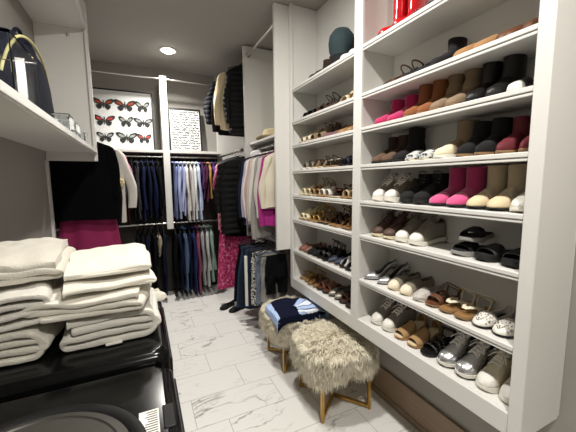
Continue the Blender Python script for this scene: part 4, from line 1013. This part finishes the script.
for k, (mk, s, ar) in enumerate(kinds):
    cx = -.155-.0+.215*(k % 3-1)+.02+.105; cz = h*.5+.215*(1-k//3)-.02
    cx = [-.225, .025, .235][k % 3]
    mb = MB()
    for sg in (1, -1):
        for P_ in (FW, HW): flatpoly(mb, [(p[0]*sg, p[1]*ar) for p in P_], cx, cz, -.007, -.0035, s)
    mb.ball((cx, -.007, cz), .007, .004, .045*s/.11, 10, 8)
    mb.tube([(cx, -.006, cz+.03), (cx+.015, -.006, cz+.058)], .0012, 5).tube([(cx, -.006, cz+.03), (cx-.015, -.006, cz+.058)], .0012, 5)
    bt = mb.build('butterfly', bfly, t, angle=20)
    for sg in (1, -1):
        mb = MB(); flatpoly(mb, [((p[0]*.62+.16)*sg, (p[1]*.55+.06)*ar) for p in FW], cx, cz, -.0095, -.007, s)
        mb.build('wing_marking', mk, bt, angle=20)
t, w, h = frame('handwriting_picture', 'black framed sheet of black handwriting on the back shelf right of the post', .395, .845, 4.70, .625, .022)
mb = MB(); rr = random.Random(9)
for ln in range(15):
    z = h-.055-.0375*ln; x = -w+.035
    while x < w-.05:
        n = rr.randint(4, 9); pts = []
        for i in range(n*3):
            pts.append((x+i*.0052, -.0030, z+rr.choice((-.005, .002, .014, .015, .006, .023 if rr.random() < .3 else .004))+.004*ln/15))
        mb.tube([p for p in pts if p[0] < w-.026] if len([p for p in pts if p[0] < w-.026]) > 2 else pts[:3], .0042, 4); x += n*3*.0052+.012
mb.build('handwriting', ink, t, angle=20)['kind'] = 'stuff'

# ------------------------------------------------------------------ straw hats on the hat shelf
straw = mat('pale_straw', '#cdbf9b', .85, bump=.8, bscale=200)
def straw_hat(label, loc, s=1):
    t = thing('straw_hat', label, 'hat', loc, 0)
    MB().lathe([(.001, .105*s), (.05*s, .108*s), (.080*s, .095*s), (.090*s, .06*s), (.098*s, .012*s)][::-1], 32).build('crown', straw, t)
    V = [[((r+0)*math.cos(2*PI*j/40), r*math.sin(2*PI*j/40), z+.012*math.sin(4*PI*j/40)*(r/.15)) for j in range(40)] for r, z in ((.092*s, .020), (.13*s, .016), (.158*s, .024), (.158*s, .028), (.13*s, .021), (.092*s, .026))]
    MB().loft(V, caps=False).build('brim', straw, t)
    MB().lathe([(.0985*s, .020*s), (.100*s, .022*s), (.096*s, .046*s), (.0935*s, .046*s)], 32).build('hat_band', mat('tan_ribbon', '#9a7b52', .7), t)
straw_hat('pale straw sun hat on the shelf between the white panels', (1.36, 3.28, 2.102), 1.15)

# ------------------------------------------------------------------ things on the laundry shelf
def glass_mat():
    m = bpy.data.materials.new('clear_acrylic'); m.use_nodes = True; b = m.node_tree.nodes['Principled BSDF']
    b.inputs['Base Color'].default_value = (.93, .95, .96, 1); b.inputs['Transmission Weight'].default_value = 1; b.inputs['Roughness'].default_value = .0; b.inputs['IOR'].default_value = 1.18
    return m
acr = glass_mat()
def acrylic(label, x0, y0, x1, y1, h):
    t = thing('acrylic_box', label, 'storage box', ((x0+x1)/2, (y0+y1)/2, 1.9525), 0, 'clear acrylic boxes'); a, b = (x1-x0)/2, (y1-y0)/2; k = .004
    MB().box(-a, -b, 0, a, b, k).build('base', acr, t, smooth=False, bevel=.001)
    for q in ((-a, -b, k, -a+k, b, h), (a-k, -b, k, a, b, h), (-a+k, -b, k, a-k, -b+k, h), (-a+k, b-k, k, a-k, b, h)):
        MB().box(*q).build('side', acr, t, smooth=False, bevel=.001)
    MB().loft([rrect(-a-.002, -b-.002, a+.002, b+.002, .006, h+z) for z in (0, .010)]).build('lid', acr, t)
    return t
acrylic('large clear acrylic box at the near end of the laundry shelf', -.71, 1.50, -.40, 1.83, .24)
acrylic('small clear acrylic box in front of the navy bag, left one of three', -.475, 2.40, -.388, 2.56, .12)
acrylic('small clear acrylic box in front of the navy bag, middle one of three', -.485, 2.63, -.388, 2.80, .11)
acrylic('small clear acrylic box near the shelf end panel, last of three', -.50, 2.98, -.388, 3.16, .10)
nvb = mat('navy_quilted_nylon', '#0c1020', .8, bump=.5, bscale=40, spec=.2); pipe = mat('pale_yellow_piping', '#c9c287', .5)
t = thing('navy_bag', 'soft navy bag with pale yellow piping on the laundry shelf', 'bag', (-.600, 2.30, 1.9515))
R = []
for k in range(25):
    a = PI*k/24; y = -.44*math.cos(a); hgt = .50*math.sin(a)**.62*(1+.04*math.sin(k*1.7)); wd = .108*math.sin(a)**.4+.002
    R.append([(wd*spow(math.cos(b), .6)+.008*nz(k*.5, b*2, 0), y, max(.0, hgt/2+hgt/2*spow(math.sin(b), .7))) for b in [2*PI*j/28 for j in range(28)]])
MB().loft(R).build('bag_body', nvb, t)
MB().tube([(.085*math.sin(PI*k/24)**.4+.004, -.43*math.cos(PI*k/24), .485*math.sin(PI*k/24)**.62) for k in range(2, 23)], .007, 8).build('piping', pipe, t)
MB().tube([(.03, -.14+.02*k, .46+.09*math.sin(PI*k/14)) for k in range(15)], .010, 8).build('handle', nvb, t)
# glass light switch strip: nothing else on this shelf

# ------------------------------------------------------------------ shoes left on the floor under the long clothes
def fl(name, lab, loc, rz, fn, grp):
    t = thing(name, lab, 'shoe', loc, rz, grp); fn(t); return t
a = fl('flat', 'black flat on the floor below the floral dress, left of two', (.93, 3.86, .0015), PI+.5, lambda r: flat(r, black_s, sole_k), 'black flats on the floor')
dup(a, (1.02, 3.72, .0015), PI+.35, 'black flat on the floor below the floral dress, right of two')
